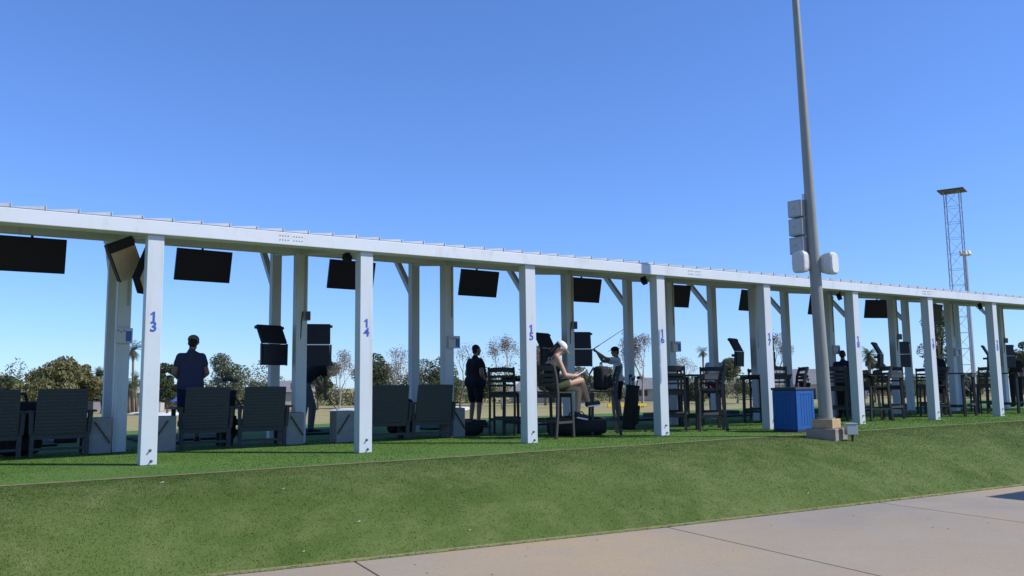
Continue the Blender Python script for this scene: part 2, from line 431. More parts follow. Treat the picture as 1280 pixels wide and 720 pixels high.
def digit_mesh(ch):
    if ch != '1': return text_mesh(ch, .165, .0035)
    mb = MB().prism([(-.010, -.058), (.013, -.058), (.013, .058), (-.004, .058), (-.034, .032), (-.034, .013), (-.010, .028)], 'z', -.0015, .0015)
    me = bpy.data.meshes.new('number'); me.from_pydata(mb.v, [], mb.f)
    bm = bmesh.new(); bm.from_mesh(me); bmesh.ops.triangulate(bm, faces=[f for f in bm.faces if len(f.verts) > 4]); bmesh.ops.recalc_face_normals(bm, faces=bm.faces); bm.to_mesh(me); bm.free()
    return me
FT = 2.728
I0, I1 = -2, 10
for i in range(I0, I1+1):
    x = post_x(i)
    p = part(MB().box((x, DF+PW/2, FT/2), (PW, PW, FT)), 'post', M['white'], bevel=.006)
    n = 13+i
    p['label'] = 'white front post numbered %d' % n
    # stacked digits
    for k, ch in enumerate(str(n)):
        me = digit_mesh(ch); o = bpy.data.objects.new('number', me); COL.objects.link(o)
        me.materials.append(M['numblue'])
        o.parent = p; o.location = (x+.002, DF-.0035, 1.745-.128*k); o.rotation_euler = (PI/2, 0, 0)
    for dz, dx in ((.17, .015), (.045, .03)):
        b = MB().tube([(x+dx, DF+.002, dz), (x+dx, DF-.004, dz), (x+dx, DF-.0045, dz), (x+dx, DF-.035, dz)], [.018, .018, .009, .009], 8)
        b.build('bolt', M['bolt'], p)
    for D, nm in ((DM, 'post'), (DB, 'post')):
        hh = 2.90+SLOPE*(D-DF)-.02
        xx = x + ((.07 if D == DM else .10) if i == 0 else 0)
        pw = PW if D == DM else .165
        pp = part(MB().box((xx+(PW-pw)/2, D+pw/2, hh/2), (pw, pw, hh)), nm, M['white'], bevel=.006)
        if D == DM:
            pp['label'] = 'middle row post behind post %d' % n
            MB().tube([(xx+.05, D-.012, hh-.1), (xx+.05, D-.012, 2.1)], [.012, .012], 8).build('conduit', M['greybox'], pp)
        else: pp['label'] = 'back row post behind post %d' % n
    # outward knee brace of the back post
    bx_ = x+(.10 if i == 0 else 0)
    part(MB().bar((bx_, DB+PW-.02, 2.70), (bx_, DB+.86, 3.44), .10, .10), 'brace', M['white'], bevel=.004)
    # rafter along the slope over the three posts
    part(MB().bar((x, DF+.06, 2.805), (x, DB+.16, 2.805+SLOPE*(DB+.10-DF)), .10, .15), 'rafter', M['white'], bevel=.004)
xa, xb = post_x(I0)-.6, post_x(I1)+.6
part(MB().box(((xa+xb)/2, DF-.055+.11, 2.812), (xb-xa, .22, .168)), 'front_beam', M['beamwhite'], bevel=.008)
part(MB().box(((xa+xb)/2, DM+.09, 3.13), (xb-xa, .14, .16)), 'middle_beam', M['white'], bevel=.006)
part(MB().box(((xa+xb)/2, DB+.09, 3.345), (xb-xa, .14, .13)), 'back_beam', M['white'], bevel=.006)
# splice bolt patterns on the front beam
for px in (364, 868, 1158):
    c = at_y(px, 300 if px < 500 else (343 if px < 1000 else 367), DF-.055)
    mb = MB()
    for r_ in range(2):
        for k in range(8):
            if k in (3.5,): continue
            xx = c.x+(k-3.5)*.036+(.02 if k > 3 else -.02)
            mb.tube([(xx, DF-.054, 2.79+.055*r_), (xx, DF-.062, 2.79+.055*r_)], [.007, .006], 6)
    part(mb, 'splice_bolts', M['bolt'])
# louvre slats: each a tilted wedge, right edge up
LS = SP/8
nl = int((xb-xa-.3)/LS)
yl0, yl1 = DF-.03, DB+1.05
for k in range(nl):
    x = xa+.1+k*LS; j = rnd.uniform(-.004, .004)
    b0 = 2.905; b1 = 2.905+SLOPE*(yl1-yl0)
    h = .046+j
    vs = []
    for y, b in ((yl0, b0), (yl1, b1)):
        vs += [(x, y, b), (x+LS*1.02, y, b+.002), (x+LS*1.02, y, b+h), (x, y, b+.008)]
    mb = MB().add(vs, [(0, 1, 2, 3), (4, 7, 6, 5), (0, 4, 5, 1), (1, 5, 6, 2), (2, 6, 7, 3), (3, 7, 4, 0)])
    mb.box((x+LS*1.0, yl0-.004, b0+h*.5+.001), (.012, .014, h+.002))
    part(mb, 'louvre_slat', M['galv'])

# ------------------------------------------------------------------ equipment under the roof
def bay(i): return 'between posts %d and %d' % (13+i, 14+i)
def make_tv(label, loc, rz, grp):
    t = thing('television', label, 'television', loc, rz, grp)
    tilt = R(13)
    rm = Euler((tilt, 0, 0)).to_matrix()      # bottom swings away from the seats
    MB().box((0, 0, -.33), (.93, .05, .535), rm).build('casing', M['black'], t, bevel=.006)
    MB().box(rm @ Vector((0, -.0275, 0))+Vector((0, 0, -.33)), (.90, .004, .505), rm).build('screen', M['screen'], t)
    b = MB().tube([(0, .07, -.20), (0, .07, .06)], [.02, .02], 10).box((0, .05, -.30), (.25, .05, .2)).box((0, .07, .07), (.16, .16, .02))
    b.build('ceiling_mount', M['darkmetal'], t)
    return t
tvx = {-1: .90, 0: 3.44, 1: 6.10, 2: 8.86, 3: 11.56, 4: 14.30, 5: 17.0, 6: 19.75, 7: 22.4, 8: 25.2}
tv = None
for i, x in tvx.items():
    lab = 'black television hanging under the roof ' + bay(i)
    loc = (x, DB+.02, 3.28); 
    if tv is None: tv = make_tv(lab, loc, 0, 'televisions hanging in the bays')
    else: copy_at(tv, loc, R(rnd.uniform(-5, 7)) if i not in (7,) else R(-20), lab)

# black folding kiosk screens on every second middle post
def make_kiosk(label, loc, rz, w, tilt):
    t = thing('bay_console', label, 'console', loc, rz, 'black consoles mounted on middle posts')
    um = Euler((R(tilt), 0, 0)).to_matrix(); uc = um @ Vector((0, 0, .165))
    MB().box(uc, (w, .05, .33), um).build('upper_panel', M['black'], t, bevel=.008)
    MB().box((0, .0, -.185), (w-.02, .07, .34), (R(3), 0, 0)).build('lower_panel', M['black'], t, bevel=.008)
    MB().box((0, -.04, -.008), (w-.03, .012, .010)).build('seam_strip', M['steel'], t)
    for sx in (-1, 1):
        MB().bar((sx*(w/2+.01), .0, -.01), (sx*(w/2+.005), 0, -.36), .02, .03).build('side_rail', M['darkmetal'], t)
        MB().box(um @ Vector((sx*(w/2+.012), 0, .29)), (.045, .05, .04), um).build('latch', M['darkmetal'], t)
    MB().bar((-.05, .03, -.1), (-.05, .15, -.1), .06, .06).build('bracket', M['darkmetal'], t)
    return t
KR = at_y(391, 430, DM+.05); KL = at_y(343, 429, DM+.30)
kr = kl = None
for i in (1, 3, 5, 7, 9):
    for side in ('right', 'left'):
        lab = 'black two-panel console %s of the middle post behind post %d' % (side, 13+i)
        off = Vector((SP*(i-1), 0, 0))
        if side == 'right':
            if kr is None: kr = make_kiosk(lab, KR+off, R(-17), .56, -5)
            else: copy_at(kr, KR+off, R(-17), lab)
        else:
            if kl is None: kl = make_kiosk(lab, KL+off, R(22), .50, -27)
            else: copy_at(kl, KL+off, R(22), lab)
# grey junction box above the consoles
jb = None
for i in (1, 3, 5, 7, 9):
    x = post_x(i); lab = 'small grey junction box high on the middle post behind post %d' % (13+i)
    loc = (x+.075, DM-.03, 2.04)
    if jb is None:
        jb = thing('junction_box', lab, 'electrical box', loc, 0, 'junction boxes on middle posts')
        MB().box((0, 0, 0), (.10, .07, .15)).build('housing', M['greybox'], jb, bevel=.008)
        MB().box((0, -.038, 0), (.085, .008, .13)).build('lid', M['darkmetal'], jb, bevel=.003)
        MB().tube([(-.07, .0, .07), (-.085, .02, -.1), (-.09, .03, -.35), (-.11, .05, -.45)], .008, 6).build('cable', M['black'], jb, smooth=True)
    else: copy_at(jb, loc, 0, lab)
# control plates with a blue label on the other middle posts
cb = None
for i in (0, 2, 4, 6, 8):
    x = post_x(i); lab = 'pale control box with blue label on the middle post behind post %d' % (13+i)
    loc = (x+.07, DM-.035, 1.66)
    if cb is None:
        cb = thing('control_box', lab, 'control box', loc, 0, 'control boxes on middle posts')
        MB().box((0, 0, 0), (.23, .065, .22)).build('housing', M['plate'], cb, bevel=.006)
        MB().box((.06, -.035, -.01), (.075, .006, .15)).build('label_panel', M['signblue'], cb)
        for k in range(3): MB().tube([(-.08+k*.04, -.03, .07-.02*(k % 2)), (-.08+k*.04, -.042, .07-.02*(k % 2))], [.011, .009], 8).build('button', M['black'], cb)
    else: copy_at(cb, loc, 0, lab)
# tilted heater with beige face beside post 13, and its twin seen edge on
def make_heater(label, loc, rot):
    t = thing('patio_heater', label, 'heater', loc, 0)
    h = bpy.data.objects.new('heater_head', None)
    m = Euler(rot).to_matrix()
    MB().box((0, 0, 0), (.36, .10, .52), m).build('casing', M['black'], t, bevel=.008)
    MB().box(m @ Vector((0.0, -.055, -.055)), (.335, .012, .40), m).build('heating_face', M['beige'], t, bevel=.003)
    top = m @ Vector((0.05, .06, .1))
    MB().bar(top, (top.x+.12, top.y+.05, .38), .03, .03).bar((top.x+.12, top.y+.05, .20), (top.x+.12, top.y+.05, .45), .035, .035).box((top.x+.12, top.y+.05, .05), (.05, .06, .12)).build('hanger', M['darkmetal'], t)
    bpy.data.objects.remove(h)
    return t
hp = at_y(156, 324, 12.2)
make_heater('tilted panel heater with beige face and black rim hanging left of post 13', hp, (R(12), R(-27), R(12)))
hp = at_y(181, 338, 12.0)
make_heater('smaller black panel heater seen edge on, tucked against post 13', hp, (R(10), R(30), R(68)))
# small black floodlights under the front beam
fl = None
for i, px, py in ((1, 434, 322), (3, 805, 351), (5, 1049, 371), (7, 1225, 383)):
    lab = 'small black floodlight under the front beam beside post %d' % (13+i)
    loc = at_y(px, py, DF+.35)
    if fl is None:
        fl = thing('floodlight', lab, 'floodlight', loc, 0, 'small floodlights under the front beam')
        MB().box((0, 0, 0), (.11, .09, .10), (R(-20), R(28), R(20))).build('housing', M['black'], fl, bevel=.006)
        MB().box((0, -.05, -.016), (.075, .008, .065), (R(-20), R(28), R(20))).build('lens', M['screen'], fl)
        MB().bar((0, .02, .03), (.09, .03, .12), .025, .025).build('yoke', M['darkmetal'], fl)
    else: copy_at(fl, loc, 0, lab)

# ------------------------------------------------------------------ concrete blocks between bays
bl = None
blocks = [(1.735, 13.22, 'concrete block left of the aisle behind post 13', 1), (2.545, 12.95, 'concrete block just right of post 13', 0), (4.47, 13.06, 'concrete block below the middle post left of post 14', 1),
          (5.31, 13.0, 'concrete block half hidden behind post 14', 0), (7.33, 12.97, 'concrete block right of the armchairs, left of post 15', 1)]
for x, y, lab, dg in blocks:
    b = thing('concrete_block', lab, 'block', (x, y, 0), 0, 'low concrete blocks at the aisles')
    MB().box((0, .16, .25), (.33, .30, .50)).build('body', M['concrete_block'], b, bevel=.012)
    sgn = 1 if dg else -1
    MB().bar((-.05*sgn, -.005, .44), (.15*sgn, -.005, .14), .012, .035, up=(0, 1, 0)).build('strap', M['brownwood'], b)

# ------------------------------------------------------------------ grey armchairs (seen from behind)
def make_armchair(label, loc, rz):
    t = thing('lounge_armchair', label, 'armchair', loc, rz, 'grey armchairs facing the range')
    # backrest: slightly curved tall panel with woven rows
    mb = MB(); n = 9; rows = 26
    for r_ in range(rows+1):
        z = .30+.60*r_/rows; y = -.26-.15*(r_/rows)
        w = .315-.012*(r_/rows)
        bulge = .004*(r_ % 2)
        for k in range(n):
            u = -1+2*k/(n-1)
            mb.v.append((u*w, y-.03*(1-u*u)*.6-bulge, z+(.006*(1-u*u) if r_ == rows else 0)))
    for r_ in range(rows):
        for k in range(n-1):
            a = r_*n+k; mb.f.append((a, a+1, a+n+1, a+n))
    o = mb.build('backrest', M['poly'], t); s_ = o.modifiers.new('sol', 'SOLIDIFY'); s_.thickness = .045; s_.offset = 0
    MB().box((0, .06, .36), (.60, .62, .10)).build('seat', M['poly'], t, bevel=.02)
    for sx in (-1, 1):
        MB().box((sx*.335, -.25, .15), (.055, .06, .34), (R(4), 0, 0)).build('leg', M['poly'], t, bevel=.006)
        MB().box((sx*.36, .34, .29), (.06, .07, .58)).build('leg', M['poly'], t, bevel=.006)
        MB().box((sx*.375, .06, .60), (.13, .78, .03)).build('armrest', M['poly'], t, bevel=.01)
        MB().bar((sx*.345, -.28, .30), (sx*.36, -.32, .60), .05, .05).build('arm_support', M['poly'], t)
    MB().box((0, -.26, .265), (.64, .03, .07)).box((0, -.255, .10), (.64, .025, .035)).build('back_rail', M['poly'], t, bevel=.004)
    return t
arm = None
for x, y, rz, lab in [(.42, 13.42, 4, 'grey armchair cut by the left edge of the picture'),
                      (1.24, 13.42, 2, 'grey armchair left of the aisle by post 13'),
                      (3.17, 13.40, -3, 'grey armchair in front of the man in the blue shirt'),
                      (4.00, 13.34, -3, 'grey armchair left of the block behind post 14, beside the black golf bag'),
                      (6.08, 13.25, -9, 'grey armchair just right of post 14, with a backpack behind it'),
                      (6.87, 13.18, -9, 'grey armchair left of the standing man in black')]:
    if arm is None: arm = make_armchair(lab, (x, y, 0), R(rz))
    else: copy_at(arm, (x, y, 0), R(rz), lab)

# ------------------------------------------------------------------ tall bar chairs and tables
def make_barchair(label, loc, rz):
    t = thing('bar_chair', label, 'bar chair', loc, rz, 'tall slatted bar chairs')
    for sx in (-1, 1):
        pts = [(sx*.225, -.27, 0), (sx*.225, -.215, .4), (sx*.225, -.20, .74), (sx*.225, -.235, 1.0), (sx*.225, -.30, 1.19)]
        mb = MB()
        for a, b in zip(pts, pts[1:]):
            mb.bar(a, Vector(b)+(Vector(b)-Vector(a)).normalized()*.004, .036, .05, up=(0, 1, 0))
        mb.build('rear_leg', M['barwood'], t)
        MB().bar((sx*.225, .23, 0), (sx*.22, .205, .73), .042, .042).build('leg', M['barwood'], t, bevel=.004)
        MB().bar((sx*.225, -.22, .26), (sx*.222, .22, .26), .028, .04).build('stretcher', M['barwood'], t)
    MB().bar((-.22, .22, .30), (.22, .22, .30), .04, .03).bar((-.22, -.225, .28), (.22, -.225, .28), .028, .04).build('footrest', M['barwood'], t)
    mb = MB()
    for k in range(6): mb.box((0, -.185+.076*k, .745+.004*abs(k-2.5)), (.47, .066, .022))
    mb.box((0, .215, .70), (.43, .022, .07)).box((0, -.19, .70), (.43, .022, .07)).build('seat', M['barwood'], t)
    mb = MB()
    for z, h, y in ((1.145, .085, -.285), (1.035, .05, -.25), (.955, .05, -.227), (.875, .04, -.212)):
        N = 6
        for k in range(N):
            u0, u1 = -1+2*k/N, -1+2*(k+1)/N
            f = lambda u: y-.035*(1-u*u)
            mb.bar((u0*.215, f(u0), z+.012*(1-u0*u0)*(h > .06)), (u1*.215, f(u1), z+.012*(1-u1*u1)*(h > .06)), .02, h)
    mb.build('backrest', M['barwood'], t)
    return t
bc = None
chairs = [  # x, y, azimuth of the front from +Y toward +X, label
    (8.38, 13.1, 42, 'bar chair left of post 15, behind the black duffel, next to the man in black'),
    (8.42, 11.62, 72, 'bar chair carrying the reading woman in the white cap'),
    (9.62, 11.80, -58, 'bar chair with a black backpack on its seat, turned side on'),
    (11.25, 11.75, 44, 'bar chair with its back square to the viewer, just right of post 16'),
    (12.45, 13.1, 38, 'bar chair in front of the man in the pale blue shirt'),
    (11.75, 11.30, -52, 'side-on bar chair nearest the lawn left of post 17'),
    (13.05, 12.45, 48, 'bar chair with a red cloth on it just left of post 17'),
    (14.3, 11.9, 50, 'bar chair standing behind the blue litter bin'),
    (15.3, 12.3, -60, 'bar chair half hidden by the light pole'),
    (16.4, 12.0, 52, 'bar chair just right of post 18'),
    (17.3, 12.6, 46, 'bar chair between the consoles and post 19'),
    (17.1, 11.5, -62, 'side-on bar chair nearest the lawn between posts 18 and 19'),
    (18.7, 12.1, 55, 'bar chair left of post 19 beside the tall table'),
    (19.9, 11.8, -60, 'side-on bar chair just right of post 19'),
    (21.0, 12.4, 50, 'bar chair left of post 20 behind the tall table'),
    (22.6, 11.9, 55, 'bar chair just right of post 20'),
    (23.6, 12.6, -50, 'bar chair farthest right, near the picture edge'),
    (18.9, 13.3, -130, 'bar chair behind the tall table left of post 19, facing the lawn'),
    (15.9, 13.6, -150, 'bar chair behind the light pole table, facing the lawn'),
    (21.6, 13.0, -120, 'bar chair behind the tall table left of post 20, facing the lawn'),
    (12.9, 13.6, -140, 'bar chair farthest back between posts 16 and 17, facing the lawn')]
for x, y, az, lab in chairs:
    if bc is None: bc = make_barchair(lab, (x, y, 0), -R(az))
    else: copy_at(bc, (x, y, 0), -R(az), lab)
def make_table(label, loc):
    t = thing('bar_table', label, 'bar table', loc, R(10), 'tall dark bar tables')
    mb = MB()
    for k in range(7): mb.box((0, -.36+.12*k, 1.03), (.84, .112, .028))
    mb.box((0, -.4, .98), (.74, .025, .07)).box((0, .4, .98), (.74, .025, .07)); mb.build('tabletop', M['barwood'], t)
    for sx in (-1, 1):
        for sy in (-1, 1):
            MB().bar((sx*.36, sy*.36, 0), (sx*.35, sy*.35, 1.0), .06, .06).build('leg', M['barwood'], t, bevel=.004)
    MB().bar((-.36, -.36, .28), (.36, -.36, .28), .03, .05).bar((-.36, .36, .28), (.36, .36, .28), .03, .05).bar((-.36, -.36, .24), (-.36, .36, .24), .03, .05).bar((.36, -.36, .24), (.36, .36, .24), .03, .05).build('stretcher', M['barwood'], t)
    return t
tb = None
for x, y, lab in [(8.75, 12.75, 'tall table behind the reading woman'), (12.2, 12.2, 'tall table between posts 16 and 17'),
                  (15.2, 12.9, 'tall table behind the light pole'), (18.05, 12.0, 'tall table just left of post 19'), (20.6, 11.7, 'tall table just left of post 20'),
                  (23.3, 11.8, 'tall table at the right edge of the picture')]:
    if tb is None: tb = make_table(lab, (x, y, 0))
    else: copy_at(tb, (x, y, 0), R(10), lab)
def on_chair(x, y, az, fwd=0, side=0, z=.775):
    a = R(az); f = Vector((math.sin(a), math.cos(a))); r_ = Vector((math.cos(a), -math.sin(a)))
    return (x+f.x*fwd+r_.x*side, y+f.y*fwd+r_.y*side, z)

# hitting mats with ball trays on the turf at the back of each bay
M['mat'] = mat('rubber_mat', (.022, .035, .022), .9, .2, noise=(20, .6, (.015, .02, .015)))
hm = None
for i in range(-1, 9):
    lab = 'dark hitting mat with ball tray ' + bay(i)
    loc = (post_x(i)+SP/2+.1, 16.3, 0)
    if hm is None:
        hm = thing('hitting_mat', lab, 'hitting mat', loc, 0, 'hitting mats along the back of the bays')
        MB().box((0, 0, .018), (1.5, 1.5, .03)).build('mat', M['mat'], hm, bevel=.006)
        mb = MB().box((.95, .35, .02), (.36, .5, .02))
        for a, b in (((.78, .35, .07), (.02, .5, .1)), ((1.12, .35, .07), (.02, .5, .1)), ((.95, .11, .07), (.32, .02, .1)), ((.95, .59, .07), (.32, .02, .1))): mb.box(a, b)
        tr = mb.build('ball_tray', M['black'], hm)
        for k in range(9): MB().ell((.87+.08*(k % 3), .22+.1*(k//3), .052), (.0215,)*3).build('ball', M['spkwhite'], tr, smooth=True)
    else: copy_at(hm, loc, 0, lab)
# ------------------------------------------------------------------ bags
def make_backpack(label, loc, rz, s=1.0, grp=None):
    t = thing('backpack', label, 'backpack', loc, rz, grp)
    o = MB().box((0, 0, .21*s), (.32*s, .22*s, .42*s)).build('body', M['bag'], t, bevel=.07*s, seg=4, smooth=True)
    MB().box((0, -.12*s, .15*s), (.25*s, .08*s, .24*s)).build('pocket', M['bag'], t, bevel=.03*s, seg=3, smooth=True)
    MB().tube([(-.05*s, 0, .42*s), (-.03*s, 0, .48*s), (.03*s, 0, .48*s), (.05*s, 0, .42*s)], .012*s, 6).build('handle', M['bag'], t)
    for sx in (-1, 1): MB().tube([(sx*.1*s, .10*s, .40*s), (sx*.13*s, .17*s, .28*s), (sx*.13*s, .16*s, .1*s), (sx*.12*s, .10*s, .03*s)], .016*s, 6).build('strap', M['greycloth'], t)
    return t
make_backpack('black backpack on the seat of the side-on bar chair', on_chair(9.62, 11.80, -58, .02, 0), R(30), 1.0)
make_backpack('black backpack with pale straps on the ground between the two armchairs', (6.62, 13.75, .06), R(-20), 1.45)
def make_duffel(label, loc, rz, L=.75, r_=.17):
    t = thing('duffel_bag', label, 'duffel bag', loc, rz)
    pts = [(-L/2+L*k/10, .01*math.sin(k), r_*.86) for k in range(11)]
    rs = [r_*(.75+.25*math.sin(PI*k/10))+.008*math.sin(k*2.3) for k in range(11)]
    o = MB().tube(pts, rs, 16).build('body', M['bagbrown'], t, smooth=True)
    o.scale = (1, 1.1, .92)
    MB().tube([(-.15, 0, r_*1.65), (-.1, .03, r_*2.0), (.1, .03, r_*2.0), (.15, 0, r_*1.65)], .012, 6).build('handle', M['bag'], t)
    return t
make_duffel('dark duffel bag on the turf under the reading woman\'s feet', (9.15, 11.95, 0), R(-25), 1.0, .20)
make_duffel('second dark bag slumped beside post 15 on the turf', (7.75, 13.35, 0), R(10), .6, .14)
def make_golfbag(label, loc, rz, lean=0, cl=6, kind='bag'):
    t = thing('golf_bag', label, 'golf bag', loc, rz)
    m = Euler((R(lean), 0, 0)).to_matrix()
    P = lambda x, y, z: m @ Vector((x, y, z))
    MB().tube([P(0, 0, .01), P(0, 0, .05), P(0, 0, .78), P(0, 0, .86)], [.13, .135, .125, .14], 16).build('body', M['bag'], t, smooth=True)
    MB().box(P(0, -.13, .3), (.2, .09, .36), m).build('pocket', M['bag'], t, bevel=.025, seg=3, smooth=True)
    MB().tube([P(.1, -.08, .75), P(.2, -.1, .6), P(.18, -.1, .4), P(.1, -.08, .3)], .018, 6).build('strap', M['greycloth'], t)
    q = random.Random(cl)
    for k in range(cl):
        a = 2*PI*k/cl; x, y = .07*math.cos(a), .07*math.sin(a); h = q.uniform(.93, 1.03)
        b = MB().tube([P(x, y, .6), P(x*1.3, y*1.3, h)], [.006, .006], 6)
        if k % 2: b.ell(P(x*1.3+.03, y*1.3, h+.02), (.055, .04, .032))
        else: b.box(P(x*1.3+.03, y*1.3, h+.01), (.075, .014, .05), m)
        b.build('club', M['darkmetal'], t)
    return t
make_golfbag('black golf bag between the armchairs below the blue-shirted man', (3.62, 13.85, 0), R(10), 6, 5)
make_golfbag('black golf bag standing left of post 16', (11.0, 12.75, 0), R(40), 8, 6)
make_backpack('black backpack propped up between the two leftmost armchairs', (.80, 13.8, 0), R(15), 1.75)
make_golfbag('black golf bag behind the bar chair right of post 18', (16.8, 13.2, 0), R(60), 5, 6)
o = MB()
for k in range(5): o.ell((rnd.uniform(-.1, .1), rnd.uniform(-.05, .05), .02+.02*k), (.12-.01*k, .09, .03), (rnd.uniform(-.3, .3), rnd.uniform(-.3, .3), 0))
o = o.build('folded_cloth', M['red'], smooth=True, loc=on_chair(13.05, 12.45, 48)); tag(o, 'folded red cloth on the seat of a bar chair', 'cloth')

# ------------------------------------------------------------------ people
def remesh(o, vox=.010, it=4):
    r_ = o.modifiers.new('rem', 'REMESH'); r_.mode = 'VOXEL'; r_.voxel_size = vox; r_.use_smooth_shade = True
    s_ = o.modifiers.new('smo', 'SMOOTH'); s_.iterations = it; s_.factor = .5
STAND = dict(pel=(0, 0, .95), waist=(0, 0, 1.08), chest=(0, .01, 1.30), neck=(0, .0, 1.48), head=(0, .03, 1.635),
             shl=(-.165, 0, 1.405), shr=(.165, 0, 1.405), ell=(-.235, -.03, 1.13), elr=(.235, -.03, 1.13), wrl=(-.25, .06, .90), wrr=(.25, .06, .90),
             hil=(-.09, 0, .93), hir=(.09, 0, .93), knl=(-.11, .02, .50), knr=(.11, .02, .50), anl=(-.12, -.02, .09), anr=(.12, -.02, .09))
def person(label, loc, rz, pose=None, shirt='darkcloth', bottom='darkcloth', skin='skin', hat=None, hair=True, sleeve=.55, legs='shorts', long_hair=False, tank=False, headrot=(0, 0, 0), scale=1.0, bulk=1.0, toe=None, soles='shoe', curl=.5):
    J = {k: Vector(v) for k, v in STAND.items()}
    for k, v in (pose or {}).items(): J[k] = Vector(v)
    t = thing('person', label, 'person', loc, rz); t.scale = (scale,)*3
    B = MB()
    side = (J['shr']-J['shl']).normalized()
    up = (J['neck']-J['pel']).normalized(); fw = up.cross(side).normalized()
    k = bulk
    lim = .5+.5*k
    def torso(mb, g):
        for f in (-1, 0, 1):
            mb.capsule(J['pel']+side*.075*f*k, J['waist']+side*.065*f*k, .105*k+g, .098*k+g)
            mb.capsule(J['waist']+side*.065*f*k, J['chest']+side*.085*f, .098*k+g, .105*k+g)
        if f: mb.capsule(J['neck']+up*.005, J['shl' if f < 0 else 'shr']-side*.03*f, .045+g*.5, .05+g*.5)
        mb.capsule(J['chest']+side*.06, J['shr']-side*.03-up*.02, .105+g, .062+g)
        mb.capsule(J['chest']-side*.06, J['shl']+side*.03-up*.02, .105+g, .062+g)
        mb.capsule(J['shl'], J['shr'], .056+g, .056+g)
    torso(B, -.006)
    B.capsule(J['neck']-up*.05, J['neck'].lerp(J['head'], .6), .062, .052)
    hm = Euler(headrot).to_matrix()
    H = lambda x, y, z: J['head'] + hm @ Vector((x, y, z))
    B.ell(H(0, -.005, .025), (.074, .095, .098), headrot)
    B.ell(H(0, .03, -.045), (.054, .062, .07), headrot)
    B.ell(H(0, .092, -.005), (.013, .022, .02), headrot); B.ell(H(0, .093, -.022), (.017, .018, .012), headrot)   # nose
    B.ell(H(0, .075, -.055), (.026, .018, .009), headrot)                            # lips
    B.ell(H(0, .07, .032), (.05, .022, .012), headrot)                               # brow
    for s_ in (-1, 1): B.ell(H(s_*.076, -.005, .0), (.012, .022, .032), headrot)
    for s_, a, b, c in ((-1, 'shl', 'ell', 'wrl'), (1, 'shr', 'elr', 'wrr')):
        B.capsule(J[a], J[b], .05*lim, .040*lim); B.capsule(J[b], J[c], .042*lim, .028)
        d = (J[c]-J[b]).normalized()
        w = d.cross(fw); w = w.normalized() if w.length > .05 else side
        n_ = w.cross(d).normalized()
        pc = J[c]+d*.045
        B.capsule(J[c], J[c]+d*.07, .027, .028)
        for q in range(4):
            root = J[c]+d*.085+w*(-.03+.02*q); L = (.036, .044, .041, .032)[q]
            mid = root+d*L+n_*.004; tip = mid+d*L*(1-curl)+n_*L*curl*1.1
            B.capsule(J[c]+d*.05+w*(-.024+.016*q), root, .012, .0105); B.capsule(root, mid, .0105, .0098); B.capsule(mid, tip, .0098, .009)
        th = J[c]+d*.03+w*(-.03); B.capsule(th, th+d*.03-w*.025+n_*.01, .013, .011); B.capsule(th+d*.03-w*.025+n_*.01, th+d*.06-w*.022+n_*.02, .011, .0095)
    for h, kn, an in (('hil', 'knl', 'anl'), ('hir', 'knr', 'anr')):
        B.capsule(J[h], J[kn], .088, .056); B.capsule(J[kn], J[kn].lerp(J[an], .3), .055, .058); B.capsule(J[kn].lerp(J[an], .3), J[an], .058, .038)
    # feet
    toes = {}
    for s_, an, kn in ((-1, 'anl', 'knl'), (1, 'anr', 'knr')):
        f = Vector((toe or {}).get(an, (0.04*s_, .17, -.055)))
        toes[an] = f
        B.capsule(J[an]+Vector((0, -.02, -.02)), J[an]+f, .036, .03)
    body = B.build('body', M[skin], t, smooth=True); remesh(body, .009, 3)
    # clothing
    sh = MB()
    if tank:
        for f in (-1, 0, 1):
            sh.capsule(J['pel']+side*.075*f*k+up*.05, J['waist']+side*.065*f*k, .112*k, .106*k); sh.capsule(J['waist']+side*.065*f*k, J['chest']+side*.075*f-up*.03, .106*k, .110)
        for f in (-1, 1): sh.capsule(J['chest']+side*.07*f, J['shl' if f < 0 else 'shr']-side*.09*f+up*.005, .09, .055)
    else:
        torso(sh, .012)
        sh.capsule(J['neck']-up*.07, J['neck']-up*.005, .085, .07)
        sh.capsule(J['pel']-side*.065*k-up*.0, J['pel']+side*.065*k-up*.0, .128*k, .128*k)
        for a, b in (('shl', 'ell'), ('shr', 'elr')):
            e = J[a].lerp(J[b], sleeve); sh.capsule(J[a], e-(J[b]-J[a]).normalized()*.03, .068, .068)
    o = sh.build('shirt', M[shirt], t, smooth=True); remesh(o, .012, 5)
    pa = MB()
    pa.capsule(J['pel']-side*.07*k, J['pel']+side*.07*k, .116*k, .116*k)
    for h, kn, an in (('hil', 'knl', 'anl'), ('hir', 'knr', 'anr')):
        if legs == 'shorts':
            pa.capsule(J[h], J[h].lerp(J[kn], .85), .105*k, .088)
        elif legs == 'brief': pa.capsule(J[h], J[h].lerp(J[kn], .35), .104, .096)
        else:
            pa.capsule(J[h], J[kn], .105*k, .078); pa.capsule(J[kn], J[an].lerp(J[kn], .06), .078, .062)
    o = pa.build('shorts' if legs != 'long' else 'trousers', M[bottom], t, smooth=True); remesh(o, .012, 5)
    for an in ('anl', 'anr'):
        f = toes[an]; q = MB().capsule(J[an]+Vector((0, -.025, -.035)), J[an]+f*1.12, .047, .042).capsule(J[an], J[an]+Vector((0, -.02, -.03)), .046, .05)
        o = q.build('shoe', M['shoe'], t, smooth=True); remesh(o, .012, 3)
        if soles == 'white':
            dn = Vector((0, 0, -1)); a = J[an]+Vector((0, -.03, -.07)); b = J[an]+f*1.12+dn*.03
            MB().bar(a, b, .085, .022).build('sole', M['shoewhite'], o)
